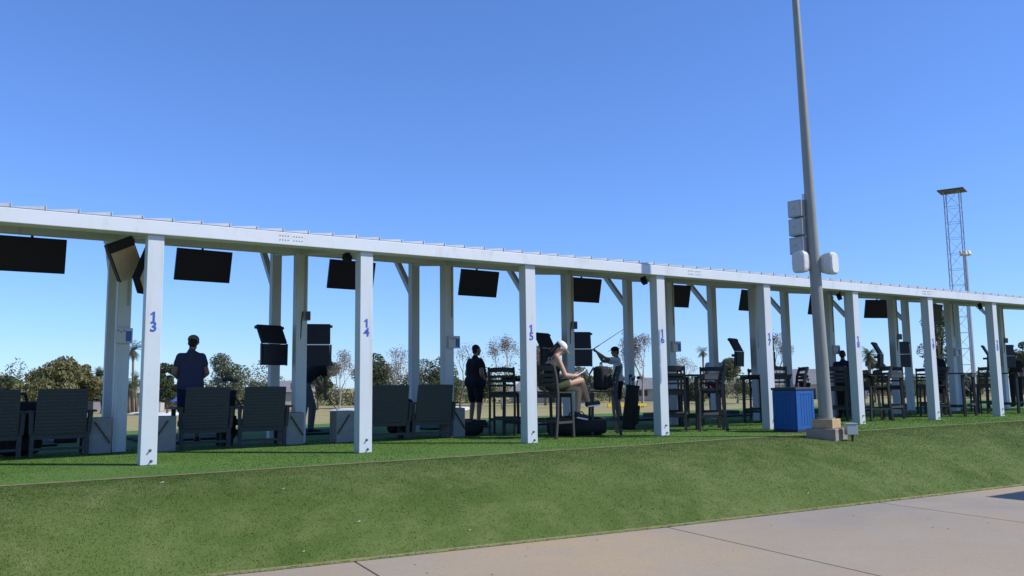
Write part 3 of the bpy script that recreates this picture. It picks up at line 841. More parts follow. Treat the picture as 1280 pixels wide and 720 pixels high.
    if hair:
        q = MB().ell(H(0, -.022, .042), (.082, .092, .093), headrot)
        if not long_hair: q.ell(H(0, -.05, -.03), (.066, .05, .05), headrot)
        if long_hair: q.capsule(H(0, -.07, .0), H(0, -.10, -.14), .05, .035)
        o = q.build('hair', M['hair'], t, smooth=True); remesh(o, .012, 3)
    if hat:
        q = MB().ell(H(0, -.005, .062), (.092, .108, .078), headrot)
        o = q.build('cap', M[hat], t, smooth=True)
        v = MB(); 
        pts = []
        for a in range(9):
            aa = R(-75+150*a/8); pts.append(H(.078*math.sin(aa), .06+.125*math.cos(aa) if True else 0, .052-.016*math.cos(aa)))
        c0 = [H(.078*math.sin(R(-75+150*a/8)), .045, .06) for a in range(9)]
        v.add(c0+pts, [(a, a+1, 10+a, 9+a) for a in range(8)])
        b = v.build('brim', M[hat], o); sm = b.modifiers.new('s', 'SOLIDIFY'); sm.thickness = .006
    return t, J
def pxy(px, Y):
    p = at_y(px, 480, Y); return (p.x, p.y, 0)
# man seen from behind, blue T-shirt
person('man in blue T-shirt and tan cap seen from behind above the armchairs', pxy(238, 14.55), R(-8),
       dict(wrl=(-.10, .17, .98), wrr=(.10, .17, .98), ell=(-.25, .0, 1.14), elr=(.25, .0, 1.14), head=(.03, .05, 1.63)), 'bluecloth', 'navycloth', 'skin2', 'tancap', headrot=(R(-12), 0, R(-18)), bulk=1.12, scale=1.0)
# man in black, in profile to the right
person('man in black polo and shorts standing in profile left of post 15', pxy(594, 16.55), R(-78),
       dict(wrl=(-.16, .16, .88), wrr=(.2, .12, .86), ell=(-.27, .0, 1.13), elr=(.26, -.04, 1.12), waist=(0, .06, 1.09), head=(0, .05, 1.64)), 'darkcloth', 'darkcloth', 'skin2', None, headrot=(0, 0, R(-18)), bulk=1.45, scale=1.02)
# woman reading on a bar chair
wz = .775
wl = on_chair(8.42, 11.62, 72, .0, 0, 0)
W_POSE = dict(pel=(0, -.02, wz+.10), waist=(0, -.035, wz+.24), chest=(0, -.01, wz+.43), neck=(0, .05, wz+.59), head=(0, .125, wz+.705),
              shl=(-.165, .02, wz+.53), shr=(.165, .02, wz+.53), ell=(-.22, .12, wz+.26), elr=(.22, .12, wz+.26), wrl=(-.09, .33, wz+.25), wrr=(.09, .33, wz+.25),
              hil=(-.085, .02, wz+.09), hir=(.085, .02, wz+.09), knl=(-.05, .48, wz+.04), knr=(.02, .50, wz+.17), anl=(-.05, .45, wz-.38), anr=(-.10, .68, wz-.20))
person('woman in white cap and dark tank top reading on a bar chair with crossed legs', wl, -R(104), W_POSE, 'darkcloth', 'olivecloth', 'skin', 'whitecap', long_hair=True, tank=True, legs='brief',
       headrot=(R(-38), 0, R(-6)), toe={'anl': (0, .15, -.07), 'anr': (-.03, .17, -.02)}, soles='white', curl=.7)
a = R(104); f2 = Vector((math.sin(a), math.cos(a)))
bk = thing('book', 'open book in the hands of the reading woman', 'book', (wl[0]+f2.x*.44, wl[1]+f2.y*.44, wz+.255), -a)
for s_ in (-1, 1): MB().box((s_*.075, 0, .02), (.145, .21, .016), (R(28), s_*R(-14), 0)).build('page_block', M['paper'], bk, bevel=.003)
# golfer with raised arms
G_POSE = dict(shl=(-.16, .05, 1.45), shr=(.17, .0, 1.42), ell=(-.14, .33, 1.50), elr=(.05, .36, 1.44), wrl=(-.06, .52, 1.66), wrr=(-.02, .50, 1.63),
              head=(.02, .06, 1.66), chest=(0, .0, 1.30), knl=(-.14, .06, .5), knr=(.14, .06, .5), anl=(-.17, .0, .09), anr=(.17, -.02, .09))
gl = (13.62, 16.1, 0)
person('golfer in white T-shirt and dark cap with both arms raised in a swing', gl, R(62), G_POSE, 'whitecloth', 'darkcloth', 'skin2', 'darkcloth', headrot=(R(-5), 0, R(10)), curl=.95)
def club(label, p0, p1, head):
    t = thing('golf_club', label, 'golf club', p0)
    p0, p1 = Vector(p0), Vector(p1); d = p1-p0
    MB().tube([(0, 0, 0), d*.27], [.0135, .011], 8).build('grip', M['black'], t)
    MB().tube([d*.27, d], [.008, .0055], 8).build('shaft', M['darkmetal'], t)
    if head: MB().box(d+Vector((.03, 0, .01)), (.085, .025, .05), (0, R(20), 0)).build('head', M['darkmetal'], t, bevel=.006)
ca, sa = math.cos(R(62)), math.sin(R(62))
def g2w(v): return Vector((gl[0]+v[0]*ca-v[1]*sa, gl[1]+v[0]*sa+v[1]*ca, v[2]))
h0 = g2w((-.05, .60, 1.74)); h1 = h0 + RX*.78 + UX*.50 + F*.1
club('thin dark golf club held above the white-shirted golfer', h0-(h1-h0)*.12, h1, True)
# golfer bending to address the ball behind the left consoles
A_POSE = dict(pel=(0, -.16, .93), waist=(0, -.08, 1.06), chest=(0, .12, 1.21), neck=(0, .28, 1.33), head=(0, .39, 1.42), shl=(-.19, .2, 1.28), shr=(.19, .2, 1.28), ell=(-.14, .30, 1.0), elr=(.14, .30, 1.0), wrl=(-.02, .38, .78), wrr=(.02, .38, .75),
              hil=(-.1, -.14, .92), hir=(.1, -.14, .92), knl=(-.14, .0, .5), knr=(.14, .0, .5), anl=(-.17, -.06, .09), anr=(.17, -.06, .09))
al = (5.86, 16.3, 0)
person('golfer in dark clothes bending over the ball behind post 14\'s consoles', al, R(-75), A_POSE, 'darkcloth', 'greycloth', 'skin2', 'darkcloth', legs='long', headrot=(R(-45), 0, 0), curl=.95)
ar = R(-75)
def a2w(v): return Vector((al[0]+v[0]*math.cos(ar)-v[1]*math.sin(ar), al[1]+v[0]*math.sin(ar)+v[1]*math.cos(ar), v[2]))
club('golf club resting on the turf in the bending golfer\'s hands', a2w((0, .37, .80)), a2w((.05, .98, .04)), True)
person('man in pale blue shirt and dark shorts seen from behind right of post 16', pxy(893, 16.2), R(-40), dict(wrr=(.22, .14, .9), wrl=(-.2, .16, .92)), 'palecloth', 'navycloth', 'skin2', None, scale=.97, bulk=1.1)
person('dark silhouetted man standing beside post 18', pxy(1055, 13.2), R(-60), dict(wrl=(-.1, .2, 1.0), wrr=(.1, .2, 1.0)), 'navycloth', 'darkcloth', 'skin2', None, bulk=1.08, legs='long', scale=.93)
person('man in navy shirt standing just right of post 19', pxy(1172, 14.0), R(-50), None, 'navycloth', 'darkcloth', 'skin2', None, bulk=1.08, scale=1.0)
person('person in black standing at the right edge of the picture', pxy(1270, 14.2), R(-40), dict(wrl=(-.2, .2, 1.0)), 'darkcloth', 'darkcloth', 'skin2', None, bulk=1.08, legs='long', scale=1.0)
# launch monitor on a stand behind an armchair
t = thing('tee_marker_stand', 'thin stand with a small grey tablet above the armchair', 'stand', (at_y(273, 500, 16).x, 16, 0))
MB().tube([(0, 0, 0), (0, 0, 1.0)], [.012, .012], 8).build('rod', M['darkmetal'], t)
MB().box((0, 0, 1.03), (.14, .03, .09)).build('tablet', M['greybox'], t, bevel=.005)
MB().tube([(0, 0, 0), (0, 0, .02)], [.12, .11], 16).build('base', M['darkmetal'], t)

# ------------------------------------------------------------------ light pole with loudspeakers
PP = Vector((11.77, 8.81, -.03))
t = thing('light_pole', 'tall tapered grey pole on a square stone footing in front of the shelter', 'light pole', PP, R(14))
view = Vector((PP.x, PP.y)).normalized(); right = Vector((view.y, -view.x))
_l = Matrix.Rotation(-R(14), 2) @ right
def LN(z): return (-_l.x*.017*z, -_l.y*.017*z, z)     # the pole leans slightly
MB().box((0, 0, -.02), (.48, .48, .36)).build('footing', M['footing'], t, bevel=.012)
MB().box((0, 0, .235), (.34, .34, .15)).build('base_block', M['sandstone'], t, bevel=.012)
MB().tube([(0, 0, .31), (0, 0, .33), (0, 0, .332), LN(3.5), LN(9.5)], [.14, .14, .108, .086, .044], 24).build('shaft', M['pole'], t, smooth=False)
MB().tube([LN(9.5), LN(9.55)], [.048, .03], 16).build('cap', M['pole'], t)
for o in [x for x in bpy.data.objects if x.parent == t and x.name.startswith('shaft')]:
    o.data.shade_smooth()
    o.modifiers.new('es', 'EDGE_SPLIT')
view = Vector((PP.x, PP.y)).normalized(); right = Vector((view.y, -view.x))
spk = None
zs = [3.73, 3.42, 3.11]
for k, z in enumerate(zs):
    lab = ['topmost grey box loudspeaker on the light pole', 'middle one of the three grey box loudspeakers on the light pole', 'lowest grey box loudspeaker on the light pole, above the white ones'][k]
    loc = (PP.x-right.x*.25+view.x*.06, PP.y-right.y*.25+view.y*.06, z)
    rz = -math.atan2(view.x, view.y)-R(28)
    if spk is None:
        spk = thing('loudspeaker', lab, 'loudspeaker', loc, rz, 'grey box loudspeakers on the light pole')
        MB().prism([(-.125, -.14), (.125, -.14), (.11, .14), (-.11, .14)], 'z', -.14, .14).build('cabinet', M['greybox'], spk, bevel=.01)
        MB().box((0, -.143, 0), (.2, .008, .24)).build('grille', M['utilgrey'], spk, bevel=.003)
        MB().box((.12, .08, 0), (.12, .03, .05)).build('bracket', M['steel'], spk)
        MB().box((-.02, -.15, .0), (.05, .01, .02)).build('badge', M['greybox'], spk)
    else: copy_at(spk, loc, rz, lab)
MB().box((PP.x-right.x*.155, PP.y-right.y*.155, 3.45), (.05, .05, 1.05)).build('mounting_rail', M['steel']).name = 'mounting_rail'
mr = bpy.data.objects['mounting_rail']; mr.parent = t; mr.matrix_parent_inverse = Matrix.Translation(PP).to_4x4() @ Matrix.Rotation(R(14), 4, 'Z'); mr.matrix_parent_inverse = mr.matrix_parent_inverse.inverted()
def make_horn(label, loc, rz):
    t2 = thing('white_loudspeaker', label, 'loudspeaker', loc, rz, 'white outdoor loudspeakers on the light pole')
    out = []
    for k in range(16):
        a = 2*PI*k/16; c, s_ = math.cos(a), math.sin(a)
        out.append((.13*math.copysign(abs(c)**.5, c), .185*math.copysign(abs(s_)**.5, s_)))
    mb = MB(); n = len(out)
    for y, sc in ((-.14, .90), (-.125, .98), (-.09, 1), (-.02, .95), (.06, .8), (.12, .6)):
        mb.v += [(u*sc, y, v*sc) for u, v in out]
    for i in range(5):
        for k in range(n): mb.f.append((i*n+k, i*n+(k+1) % n, (i+1)*n+(k+1) % n, (i+1)*n+k))
    mb.f.append(tuple(range(n))); mb.f.append(tuple(5*n+k for k in range(n)))
    mb.build('shell', M['spkwhite'], t2, bevel=.004)
    MB().prism([(u*.82, v*.86) for u, v in out], 'y', -.152, -.139).build('grille', M['greybox'] if False else M['spkwhite'], t2, bevel=.004)
    MB().bar((0, .1, 0), (0, .2, 0), .06, .08).build('bracket', M['steel'], t2)
    return t2
az0 = -math.atan2(view.x, view.y)
make_horn('white rounded loudspeaker on the left side of the light pole', (PP.x-right.x*.22-view.x*.02, PP.y-right.y*.22-view.y*.02, 2.83), az0-R(38))
make_horn('white rounded loudspeaker on the right side of the light pole', (PP.x+right.x*.14+view.x*.06, PP.y+right.y*.14+view.y*.06, 2.79), az0+R(62))
# utility box beside the footing
ub = thing('utility_box', 'small grey utility box on a stake at the foot of the light pole', 'utility box', (PP.x+right.x*.36-view.x*.1, PP.y+right.y*.36-view.y*.1, -.05), az0+R(20))
MB().box((0, 0, .17), (.17, .12, .17)).build('housing', M['utilgrey'], ub, bevel=.008)
MB().box((0, 0, .26), (.185, .135, .014)).build('lid', M['utilgrey'], ub, bevel=.004)
MB().tube([(0.02, 0, -.05), (0.02, 0, .09)], [.022, .022], 8).build('stake', M['brownwood'], ub)

# ------------------------------------------------------------------ blue litter bin
bn = thing('litter_bin', 'blue panelled litter bin with dark lid left of the light pole', 'litter bin', (12.62, 10.12, 0), R(0))
for sgn in (1,):
    MB().box((0, 0, .38), (.47, .50, .70)).build('body', M['binblue'], bn, bevel=.01)
def bin_panel(ax, s_):
    mb = MB(); 
    def bx(u, z, w, h, th):
        if ax == 'x': mb.box((s_*(.236+th/2), u, z), (th, w, h))
        else: mb.box((u, s_*(.251+th/2), z), (w, th, h))
    L = .47
    for u in (-L/2+.03, L/2-.03): bx(u, .38, .06, .68, .012)
    bx(0, .69, L-.12, .06, .011); bx(0, .07, L-.12, .06, .011)
    for q in range(5): bx(-.144+.072*q, .38, .064, .555, .005)
    return mb.build('panel', M['binblue'], bn, bevel=.002)
for ax in 'xy':
    for s_ in (-1, 1): bin_panel(ax, s_)
MB().box((0, 0, .75), (.52, .55, .05)).build('lid', M['bindark'], bn, bevel=.012)
MB().tube([(0, 0, .776), (0, 0, .785)], [.14, .14], 24).build('opening_rim', M['darkmetal'], bn)
MB().box((0, 0, .015), (.50, .53, .03)).build('plinth', M['bindark'], bn, bevel=.004)

# unseen canopy added right of view so its corner shades the walk
cn = thing('unseen_canopy', 'unseen square blue canopy on four posts, added to cast a shadow on the walkway', 'canopy', (15.7, 2.3, WALK_Z))
hC = 3.0
cx, cy = 11.6+TX*hC, 6.25-TY*hC
cn.location = (cx+1.6, cy-1.6, WALK_Z)
MB().add([(-1.6, -1.6, hC), (1.6, -1.6, hC), (1.6, 1.6, hC), (-1.6, 1.6, hC), (0, 0, hC+.5)], [(0, 1, 4), (1, 2, 4), (2, 3, 4), (3, 0, 4), (3, 2, 1, 0)]).build('cover', M['canvas'], cn)
for sx in (-1, 1):
    for sy in (-1, 1): MB().tube([(sx*1.5, sy*1.5, 0), (sx*1.5, sy*1.5, hC-.01)], [.035, .035], 10).build('leg', M['steel'], cn)

# ------------------------------------------------------------------ lattice tower and masts beyond
def lattice(label, base, H, w):
    t = thing('lattice_tower', label, 'tower', base, R(20))
    for sx in (-1, 1):
        for sy in (-1, 1): MB().tube([(sx*w/2, sy*w/2, 0), (sx*w/2, sy*w/2, H)], [.034, .034], 6).build('leg', M['tower'], t)
    mb = MB(); n = int(H/(w*1.15)); st = H/n
    c = [(-w/2, -w/2), (w/2, -w/2), (w/2, w/2), (-w/2, w/2)]
    for k in range(n):
        for q in range(4):
            a, b = c[q], c[(q+1) % 4]
            mb.tube([(a[0], a[1], k*st), (b[0], b[1], (k+1)*st)] if (k+q) % 2 else [(b[0], b[1], k*st), (a[0], a[1], (k+1)*st)], .013, 5)
            mb.tube([(a[0], a[1], k*st), (b[0], b[1], k*st)], .013, 5)
    mb.build('bracing', M['tower'], t)
    MB().box((0, 0, H+.06), (w*1.75, w*1.75, .07)).build('platform', M['darkmetal'], t)
    return t
TD = 60.0
def along(px, py, dist): d = ray(px, py); return CAM+d*dist
tp = along(1190, 240, TD); bs = along(1212, 470, TD)
lattice('tall grey lattice tower with a flat top platform behind the shelter', (tp.x, tp.y, FIELD_Z), tp.z-FIELD_Z, .95)
def mast(label, px, py, dist, r_, heads):
    p = along(px, py, dist); t = thing('floodlight_mast', label, 'mast', (p.x, p.y, FIELD_Z), R(-30), 'masts beside the lattice tower')
    h = p.z-FIELD_Z
    MB().tube([(0, 0, 0), (0, 0, h)], [r_*1.4, r_], 10).build('shaft', M['steel'], t)
    if heads:
        MB().tube([(-.4, 0, h-.1), (.4, 0, h-.1)], [.03, .03], 8).build('crossarm', M['steel'], t)
        for k in range(3): MB().box((-.3+.3*k, -.08, h+.1), (.24, .2, .36), (R(-25), 0, 0)).build('lamp_head', M['lamphead'], t, bevel=.04)
mast('floodlight mast with three cream lamp heads beside the lattice tower', 1206, 318, 64, .09, True)
mast('thin bare mast right of the lattice tower', 1208, 325, 68, .06, False)

# ------------------------------------------------------------------ range: bunkers, banner, far houses
M['sand'] = mat('white_sand', (.72, .70, .66), .9, .2, noise=(.8, .4, (.62, .60, .56)))
def bunker(px0, px1, py, depth_px):
    a = at_z(px0, py, FIELD_Z); b = at_z(px1, py, FIELD_Z); c = at_z((px0+px1)/2, py+depth_px, FIELD_Z)
    m = (a+b)/2; u = (b-a)/2; v = (c-m)
    n = 40; vs = [(0, 0, .25)]; 
    for k in range(n):
        q = 2*PI*k/n; r_ = 1+.10*math.sin(3*q+px0)+.05*math.sin(7*q)
        p = u*math.cos(q)*r_+v*math.sin(q)*r_; vs.append((p.x, p.y, .02))
    for k in range(n):
        q = 2*PI*k/n; r_ = .85
        p = u*math.cos(q)*r_+v*math.sin(q)*r_; vs.append((p.x, p.y, .2))
    fs = [(1+k, 1+(k+1) % n, 1+n+(k+1) % n, 1+n+k) for k in range(n)]+[(0, 1+n+k, 1+n+(k+1) % n) for k in range(n)]
    o = MB().add(vs, fs).build('sand', M['sand'], smooth=True, loc=(m.x, m.y, FIELD_Z)); tag(o, kind='structure')
bunker(160, 238, 517.5, 2.2); bunker(410, 475, 513.5, 2.4); bunker(545, 590, 511, 2.0)
pa_, pb_ = at_z(760, 510, FIELD_Z), at_z(808, 509, FIELD_Z)
bn2 = thing('range_banner', 'low yellow banner standing across the dry range', 'banner', ((pa_+pb_)/2), math.atan2(pb_.y-pa_.y, pb_.x-pa_.x))
L = (pb_-pa_).length
MB().box((0, 0, .36), (L, .06, .42)).build('sheet', M['yellow'], bn2, bevel=.01)
for k in range(5): MB().tube([(-L/2+L*k/4, .06, 0), (-L/2+L*k/4, .06, .62)], [.04, .04], 6).build('stake', M['darkmetal'], bn2)
def house(label, px, py, Y, w, d, h, wallm, roofm, rz, flat=False):
    p = at_y(px, py, Y); t = thing('house', label, 'house', (p.x, p.y, FIELD_Z), rz)
    MB().box((0, 0, h/2), (w, d, h)).build('wall', wallm, t)
    if flat: MB().box((0, 0, h+.2), (w+.8, d+.8, .4)).build('roof', roofm, t)
    else:
        MB().add([(-w/2-.6, -d/2-.6, h), (w/2+.6, -d/2-.6, h), (w/2+.6, d/2+.6, h), (-w/2-.6, d/2+.6, h), (-w/2+d*.3, 0, h+d*.28), (w/2-d*.3, 0, h+d*.28)],
                 [(0, 1, 5, 4), (1, 2, 5), (2, 3, 4, 5), (3, 0, 4), (3, 2, 1, 0)]).build('roof', roofm, t)
    for k in range(3):
        x = -w*.3+w*.3*k
        if k == 1: MB().box((x, -d/2-.03, 1.05), (1.1, .08, 2.1)).build('door', M['darkmetal'], t)
        else:
            f = MB().box((x, -d/2-.03, 1.6), (1.9, .08, 1.3)).build('window', M['stuccogrey'], t)
            MB().box((x, -d/2-.08, 1.6), (1.65, .03, 1.05)).build('pane', M['glassdark'], f)
house('far white low house between the palm trunks at left', 164, 505, 150, 9, 7, 3.0, M['stucco'], M['roofwhite'], R(-20), True)
house('far grey house beneath the willow-like trees at left', 116, 505, 150, 12, 7, 2.8, M['stuccogrey'], M['roofgrey'], R(-15))
house('far house with a white roof at the left edge', 22, 505, 155, 12, 8, 2.6, M['stucco'], M['roofwhite'], R(-20))
house('far grey house with a low grey roof among the bare trees', 690, 505, 137, 16, 9, 2.3, M['stuccogrey'], M['roofgrey'], R(-35))
house('far pale house left of post 14 beyond the range', 355, 505, 150, 10, 7, 2.8, M['stucco'], M['roofgrey'], R(-25))
house('far house with a wide grey roof behind the litter bin', 1012, 505, 112, 20, 11, 2.9, M['stucco'], M['roofgrey'], R(-45))
house('far pale house at the foot of the reddish tree', 830, 500, 127, 14, 8, 2.4, M['stucco'], M['roofgrey'], R(-40))
p = at_z(211, 517, FIELD_Z)
t = thing('ball_shack', 'small shack with a blue tarp roof on the far side of the range', 'shack', (p.x, p.y, FIELD_Z), R(-15))
for sx in (-1, 1):
    for sy in (-1, 1): MB().tube([(sx*1.3, sy*1, 0), (sx*1.3, sy*1, 1.8)], [.05, .05], 6).build('leg', M['steel'], t)
MB().add([(-1.5, -1.2, 1.75), (1.5, -1.2, 1.75), (1.5, 1.2, 1.75), (-1.5, 1.2, 1.75), (-1.2, 0, 2.3), (1.2, 0, 2.3)], [(0, 1, 5, 4), (1, 2, 5), (2, 3, 4, 5), (3, 0, 4), (3, 2, 1, 0)]).build('roof', M['bluetarp'], t)

# ------------------------------------------------------------------ trees
LM = {
 'olive': leaf_mat('leaf_olive', (.11, .115, .045), (.18, .17, .07), (.26, .235, .10)),
 'dark': leaf_mat('leaf_dark', (.055, .075, .035), (.09, .115, .055), (.14, .16, .08)),
 'mid': leaf_mat('leaf_mid', (.08, .095, .045), (.125, .14, .07), (.19, .195, .11)),
 'brown': leaf_mat('leaf_brown', (.17, .13, .10), (.26, .20, .155), (.34, .27, .21)),
 'rust': leaf_mat('leaf_rust', (.16, .09, .075), (.24, .145, .12), (.30, .20, .165)),
 'palm': leaf_mat('leaf_palm', (.06, .08, .035), (.10, .125, .055), (.15, .165, .08)),
 'palmdead': leaf_mat('leaf_palm_dead', (.12, .085, .05), (.17, .12, .075), (.2, .15, .1)),
}
def leaves(mb, q, c, r_, n, size, hang=0):
    for _ in range(n):
        while True:
            v = Vector((q.uniform(-1, 1), q.uniform(-1, 1), q.uniform(-1, 1)))
            L = v.length
            if .02 < L < 1: break
        v = v/L*(L**.55)
        p = Vector(c)+Vector((v.x*r_[0], v.y*r_[1], v.z*r_[2]))
        a = Vector((q.gauss(0, 1), q.gauss(0, 1), q.gauss(0, .7)-hang)).normalized()
        b = a.cross(Vector((q.gauss(0, 1), q.gauss(0, 1), q.gauss(0, 1)))).normalized()
        s_ = size*q.uniform(.6, 1.3)
        mb.add([p-a*s_*.9, p+b*s_*.42, p+a*s_*.9, p-b*s_*.42], [(0, 1, 2, 3)])
def branch(mb, q, p, d, L, r_, depth, tips, gnarl=.35, nseg=3):
    pts = [p]; rs = [r_]; dd = d.copy()
    for k in range(nseg):
        dd = (dd+Vector((q.gauss(0, gnarl*.4), q.gauss(0, gnarl*.4), q.gauss(0, gnarl*.25)+.04))).normalized()
        p = p+dd*L/nseg; pts.append(p); rs.append(r_*(1-.45*(k+1)/nseg))
    mb.tube(pts, rs, 5 if depth < 3 else 6, cap=False)
    if depth == 0: tips.append(p); return
    for k in range(q.choice((2, 3, 3))):
        a = q.uniform(0, 2*PI); sp = q.uniform(.35, .85)
        x = dd.orthogonal().normalized(); y = dd.cross(x)
        nd = (dd*math.cos(sp)+(x*math.cos(a)+y*math.sin(a))*math.sin(sp)+Vector((0, 0, .12))).normalized()
        branch(mb, q, pts[-1] if k else pts[-2].lerp(pts[-1], .7), nd, L*q.uniform(.6, .8), r_*.5, depth-1, tips, gnarl)
    tips.append(p)
seedc = [100]
def place(px, py_base, Y):
    p = at_y(px, py_base, Y); return Vector((p.x, p.y, FIELD_Z))
def tree(label, px, ytop, wpx, Y, leaf, nclump=16, nleaf=330, bark='bark', lsize=.34, shape='round', group='trees beyond the range', hang=0, cat='tree', low=.22):
    seedc[0] += 1; q = random.Random(seedc[0])
    b = place(px, 500, Y); top = at_y(px, ytop, Y)
    dist = (b-CAM).dot(F); H = top.z-FIELD_Z; Wd = 1.22*wpx*dist/FPX
    t = thing('tree', label, cat, b, 0, group)
    tk = MB(); tips = []
    hh = H*low
    tk.tube([(0, 0, 0), (.1, 0, hh*.5), (0, .1, hh)], [H*.028, H*.022, H*.018], 8, cap=False)
    cl = []
    for k in range(nclump):
        a = q.uniform(0, 2*PI); u = q.uniform(0, 1)
        z = hh+(H-hh)*(.08+.84*u)
        rr = {'round': math.sin(PI*min(1, .18+.74*u))**.7, 'column': .8*math.sin(PI*min(1, .25+.7*u))**.5, 'cone': 1.05-u*.9, 'spread': .55+.45*math.sin(PI*u)}[shape]
        rad = Wd*.5*rr*q.uniform(.15, .95)
        c = Vector((rad*math.cos(a), rad*math.sin(a), z)); s_ = Wd*q.uniform(.09, .23)
        cl.append((c, s_))
        tk.tube([(0, 0, hh*q.uniform(.6, 1)), Vector((0, 0, hh)).lerp(c, .5)+Vector((q.uniform(-.3, .3), q.uniform(-.3, .3), .3)), c], [H*.010, H*.007, H*.003], 5, cap=False)
    tk.build('trunk', M[bark], t, smooth=True)
    cr = MB()
    for c, s_ in cl: leaves(cr, q, c, (s_*1.15, s_*1.15, s_*q.uniform(.75, 1.2)), int(nleaf*1.25*min(1.2, max(.5, s_/(Wd*.17)))), lsize*.74*q.uniform(.8, 1.2), hang)
    cr.build('crown', LM[leaf], t)
    return t
def bare(label, px, ytop, wpx, Y, leaf='brown', nleaf=10, depth=5, bark='barkpale', lean=0, group='bare trees beyond the range'):
    seedc[0] += 1; q = random.Random(seedc[0])
    b = place(px, 500, Y); top = at_y(px, ytop, Y); H = top.z-FIELD_Z
    t = thing('bare_tree', label, 'tree', b, 0, group)
    tk = MB(); tips = []
    branch(tk, q, Vector((0, 0, 0)), Vector((lean, 0, 1)).normalized(), H*.27, H*.026, depth, tips)
    # normalise height and width
    mz = max(v[2] for v in tk.v); s_ = H/mz
    dist = (b-CAM).dot(F); mw = max(max(abs(v[0]), abs(v[1])) for v in tk.v); sw = wpx*.5*dist/FPX/mw
    sw = min(max(sw, .6*s_), 1.5*s_)
    tk.v = [(v[0]*sw, v[1]*sw, v[2]*s_) for v in tk.v]
    tk.build('trunk', M[bark], t)
    cr = MB()
    for p in tips: leaves(cr, q, (p.x*sw, p.y*sw, p.z*s_), (.7, .7, .6), max(3, nleaf//2), .13)
    if nleaf: cr.build('crown', LM[leaf], t)
    return t
def palm(label, px, ytop, Y, fr=1.7, trunk=.16, bushy=False, group='palms beyond the range'):
    seedc[0] += 1; q = random.Random(seedc[0])
    b = place(px, 500, Y); top = at_y(px, ytop, Y); H = top.z-FIELD_Z-fr*.75
    t = thing('palm_tree', label, 'palm', b, 0, group)
    bx, by = q.uniform(-.4, .4), q.uniform(-.4, .4)
    MB().tube([(0, 0, 0), (bx*.3, by*.3, H*.4), (bx, by, H)], [trunk*1.5, trunk*1.1, trunk], 8).build('trunk', M['palmbark'], t, smooth=True)
    def fronds(n, mat_, emin, emax, L):
        mb = MB()
        for k in range(n):
            a = q.uniform(0, 2*PI); e = q.uniform(emin, emax); d = Vector((math.cos(a)*math.cos(e), math.sin(a)*math.cos(e), math.sin(e)))
            p = Vector((bx, by, H)); sd = Vector((-math.sin(a), math.cos(a), 0)); l = L*q.uniform(.8, 1.15); N = 7
            for s_ in range(N):
                p2 = p+d*l/N; w = l*.26*math.sin(PI*min(1, (s_+1)/N*.85+.1))
                for sg in (-1, 1):
                    for m_ in range(2):
                        o_ = p.lerp(p2, m_*.5); tip = o_+sd*sg*w+d*w*.7-Vector((0, 0, w*.35))
                        mb.add([o_, o_.lerp(p2, .35), tip], [(0, 1, 2)])
                p = p2; d = (d+Vector((0, 0, -.16-.05*s_))).normalized()
        return mb.build('crown' if mat_ == 'palm' else 'dead_skirt', LM[mat_], t)
    fronds(34 if not bushy else 50, 'palm', -.6, 1.35, fr)
    fronds(16, 'palmdead', -1.4, -.5, fr*.7)
    return t

tree('wide olive willow-like tree at far left above the armchair', 62, 453, 66, 128, 'olive', 22, 420, lsize=.38, shape='spread', hang=1.2)
tree('olive willow-like tree right of the widest one at far left', 100, 455, 46, 132, 'olive', 18, 380, lsize=.36, shape='spread', hang=1.0)
tree('dark green tree at the left edge of the picture', 8, 470, 44, 135, 'dark', 14, 330)
tree('low dark tree behind the armchair at far left', 34, 484, 36, 140, 'mid', 10, 260)
tree('dark shrubby tree just left of the paired posts behind post 13', 127, 462, 20, 140, 'dark', 9, 260, shape='column')
palm('thin palm left of the paired posts', 120, 456, 150, 1.9)
palm('tallest palm, right of the paired posts', 166, 424, 145, 2.3, .17)
palm('shorter palm just left of post 13', 171, 464, 145, 2.0, .17)
palm('low palm crown peeping right of the paired posts', 162, 474, 140, 2.0, .17)
tree('dark tree right of post 13', 209, 456, 34, 125, 'dark', 16, 380, shape='column')
tree('tall grey-olive eucalyptus right of the man in blue', 278, 446, 46, 132, 'mid', 15, 300, bark='barkpale', lsize=.26, shape='column')
palm('small brownish palm beside the man in blue', 249, 468, 140, 2.0, .16)
tree('low hedge-like tree left of the consoles', 325, 478, 40, 145, 'mid', 9, 240)
tree('round green tree behind the second armchair', 300, 486, 30, 150, 'olive', 8, 220)
tree('dark green tree just right of the left consoles', 397, 450, 42, 128, 'dark', 17, 380)
bare('pale bare tree left of post 14', 424, 440, 44, 120, 'brown', 16)
tree('dark round tree right of post 14', 470, 446, 50, 130, 'dark', 18, 380)
bare('pale bare tree with white trunk above the armchairs', 492, 434, 48, 112, 'brown', 12)
tree('spreading dark tree left of the control box post', 535, 458, 66, 135, 'mid', 20, 380, shape='spread')
tree('dark low tree behind the right armchair', 560, 470, 46, 128, 'dark', 14, 360)
bare('sparse leafy sapling left of the man in black', 575, 430, 34, 112, 'brown', 6, bark='bark')
bare('brown bare tree between the man in black and post 15', 628, 420, 48, 105, 'brown', 22)
tree('dark tree behind the man in black', 602, 470, 40, 130, 'dark', 12, 340)
bare('brown bare tree hidden behind post 15', 655, 428, 36, 110, 'brown', 18)
tree('dark green tree left of the reading woman', 682, 428, 36, 118, 'dark', 16, 400, shape='column')
tree('green tree right of the reading woman below the consoles', 722, 462, 40, 122, 'mid', 14, 360)
tree('olive bush far behind the golfer', 762, 462, 34, 125, 'olive', 10, 260)
bare('rusty half-bare tree left of post 16', 803, 414, 44, 95, 'rust', 30)
bare('grey bare shrub right of post 16', 852, 444, 34, 110, 'brown', 8)
palm('palm right of the post behind post 16', 880, 431, 112, 1.7, .16)
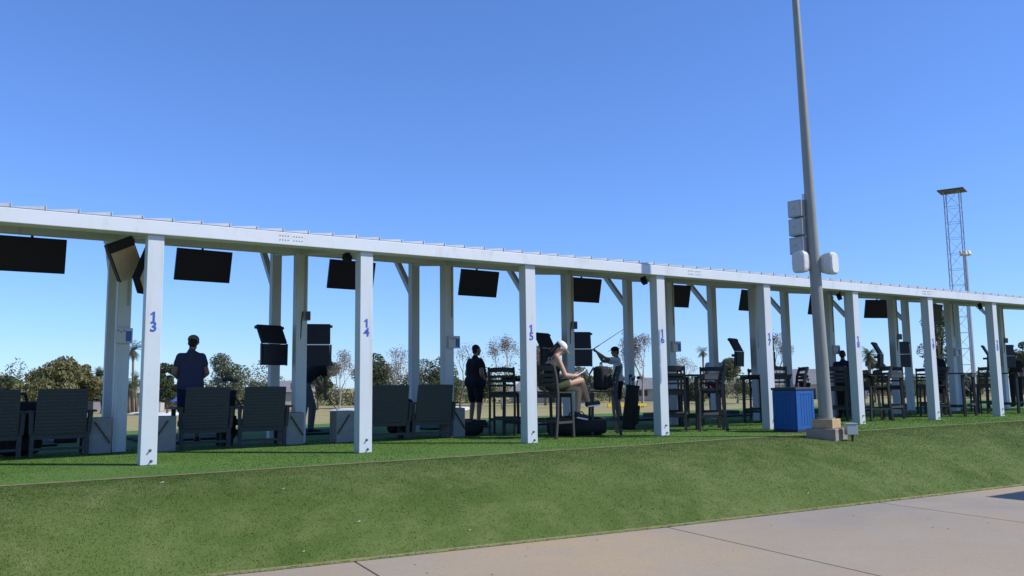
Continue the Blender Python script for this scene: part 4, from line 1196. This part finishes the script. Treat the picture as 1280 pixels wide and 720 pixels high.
tree('low dark tree behind the man in pale blue', 868, 480, 50, 118, 'mid', 12, 280)
tree('brownish tree left of post 17', 922, 450, 46, 100, 'mid', 14, 330, bark='barkpale')
bare('rusty half-bare tree right of post 17', 978, 414, 44, 88, 'rust', 24)
palm('left one of two small palms above the bin', 1000, 459, 150, 2.2, .16)
palm('right one of two small palms above the bin', 1016, 461, 152, 2.2, .16)
tree('low round tree between the two small palms', 1009, 478, 34, 135, 'mid', 8, 240)
palm('bushy palm right of post 18', 1090, 432, 78, 1.9, .2, True)
tree('dark tree under the bushy palm right of post 18', 1094, 446, 26, 82, 'dark', 10, 300)
tree('low trees right of the right-hand consoles', 1140, 476, 50, 100, 'mid', 12, 300)
tree('tall dark pine with gappy crown behind post 19', 1176, 382, 40, 72, 'dark', 22, 300, lsize=.24, shape='column', low=.2)
tree('bushy dark tree at the right edge of the picture', 1283, 424, 40, 60, 'dark', 16, 420, lsize=.24)
tree('low green tree at the foot of the lattice tower', 1215, 472, 44, 84, 'mid', 12, 300)
tree('round olive tree right of post 20', 1258, 478, 34, 90, 'olive', 10, 280)

# far-off hedge and scrub that closes the range
q = random.Random(77); hm_ = [MB(), MB(), MB()]
for k in range(330):
    px = -60+1400*k/329+q.uniform(-4, 4)
    Yv = np.interp(px, [-60, 400, 700, 1000, 1340], [168, 160, 142, 128, 88])+q.uniform(-4, 10)
    p = at_y(px, 500, float(Yv)); hh = q.uniform(1.8, 3.4)+3.2*max(0, .3+math.sin(px*.031+1)*math.sin(px*.0517+.4))*(1 if px < 760 else .6)
    for j in range(3):
        c = (p.x+q.uniform(-1, 1), p.y+q.uniform(-1, 1), FIELD_Z+hh*(.2+.33*j))
        leaves(hm_[k % 3], q, c, (1.7, 1.7, hh*.36), 85, .25)
for k, nm in enumerate(('mid', 'dark', 'olive')):
    o = hm_[k].build('treeline', LM[nm]); tag(o, 'low far-off mass of %s scrub and hedges closing the range' % ('grey-green', 'dark green', 'olive')[k], 'treeline', kind='stuff')
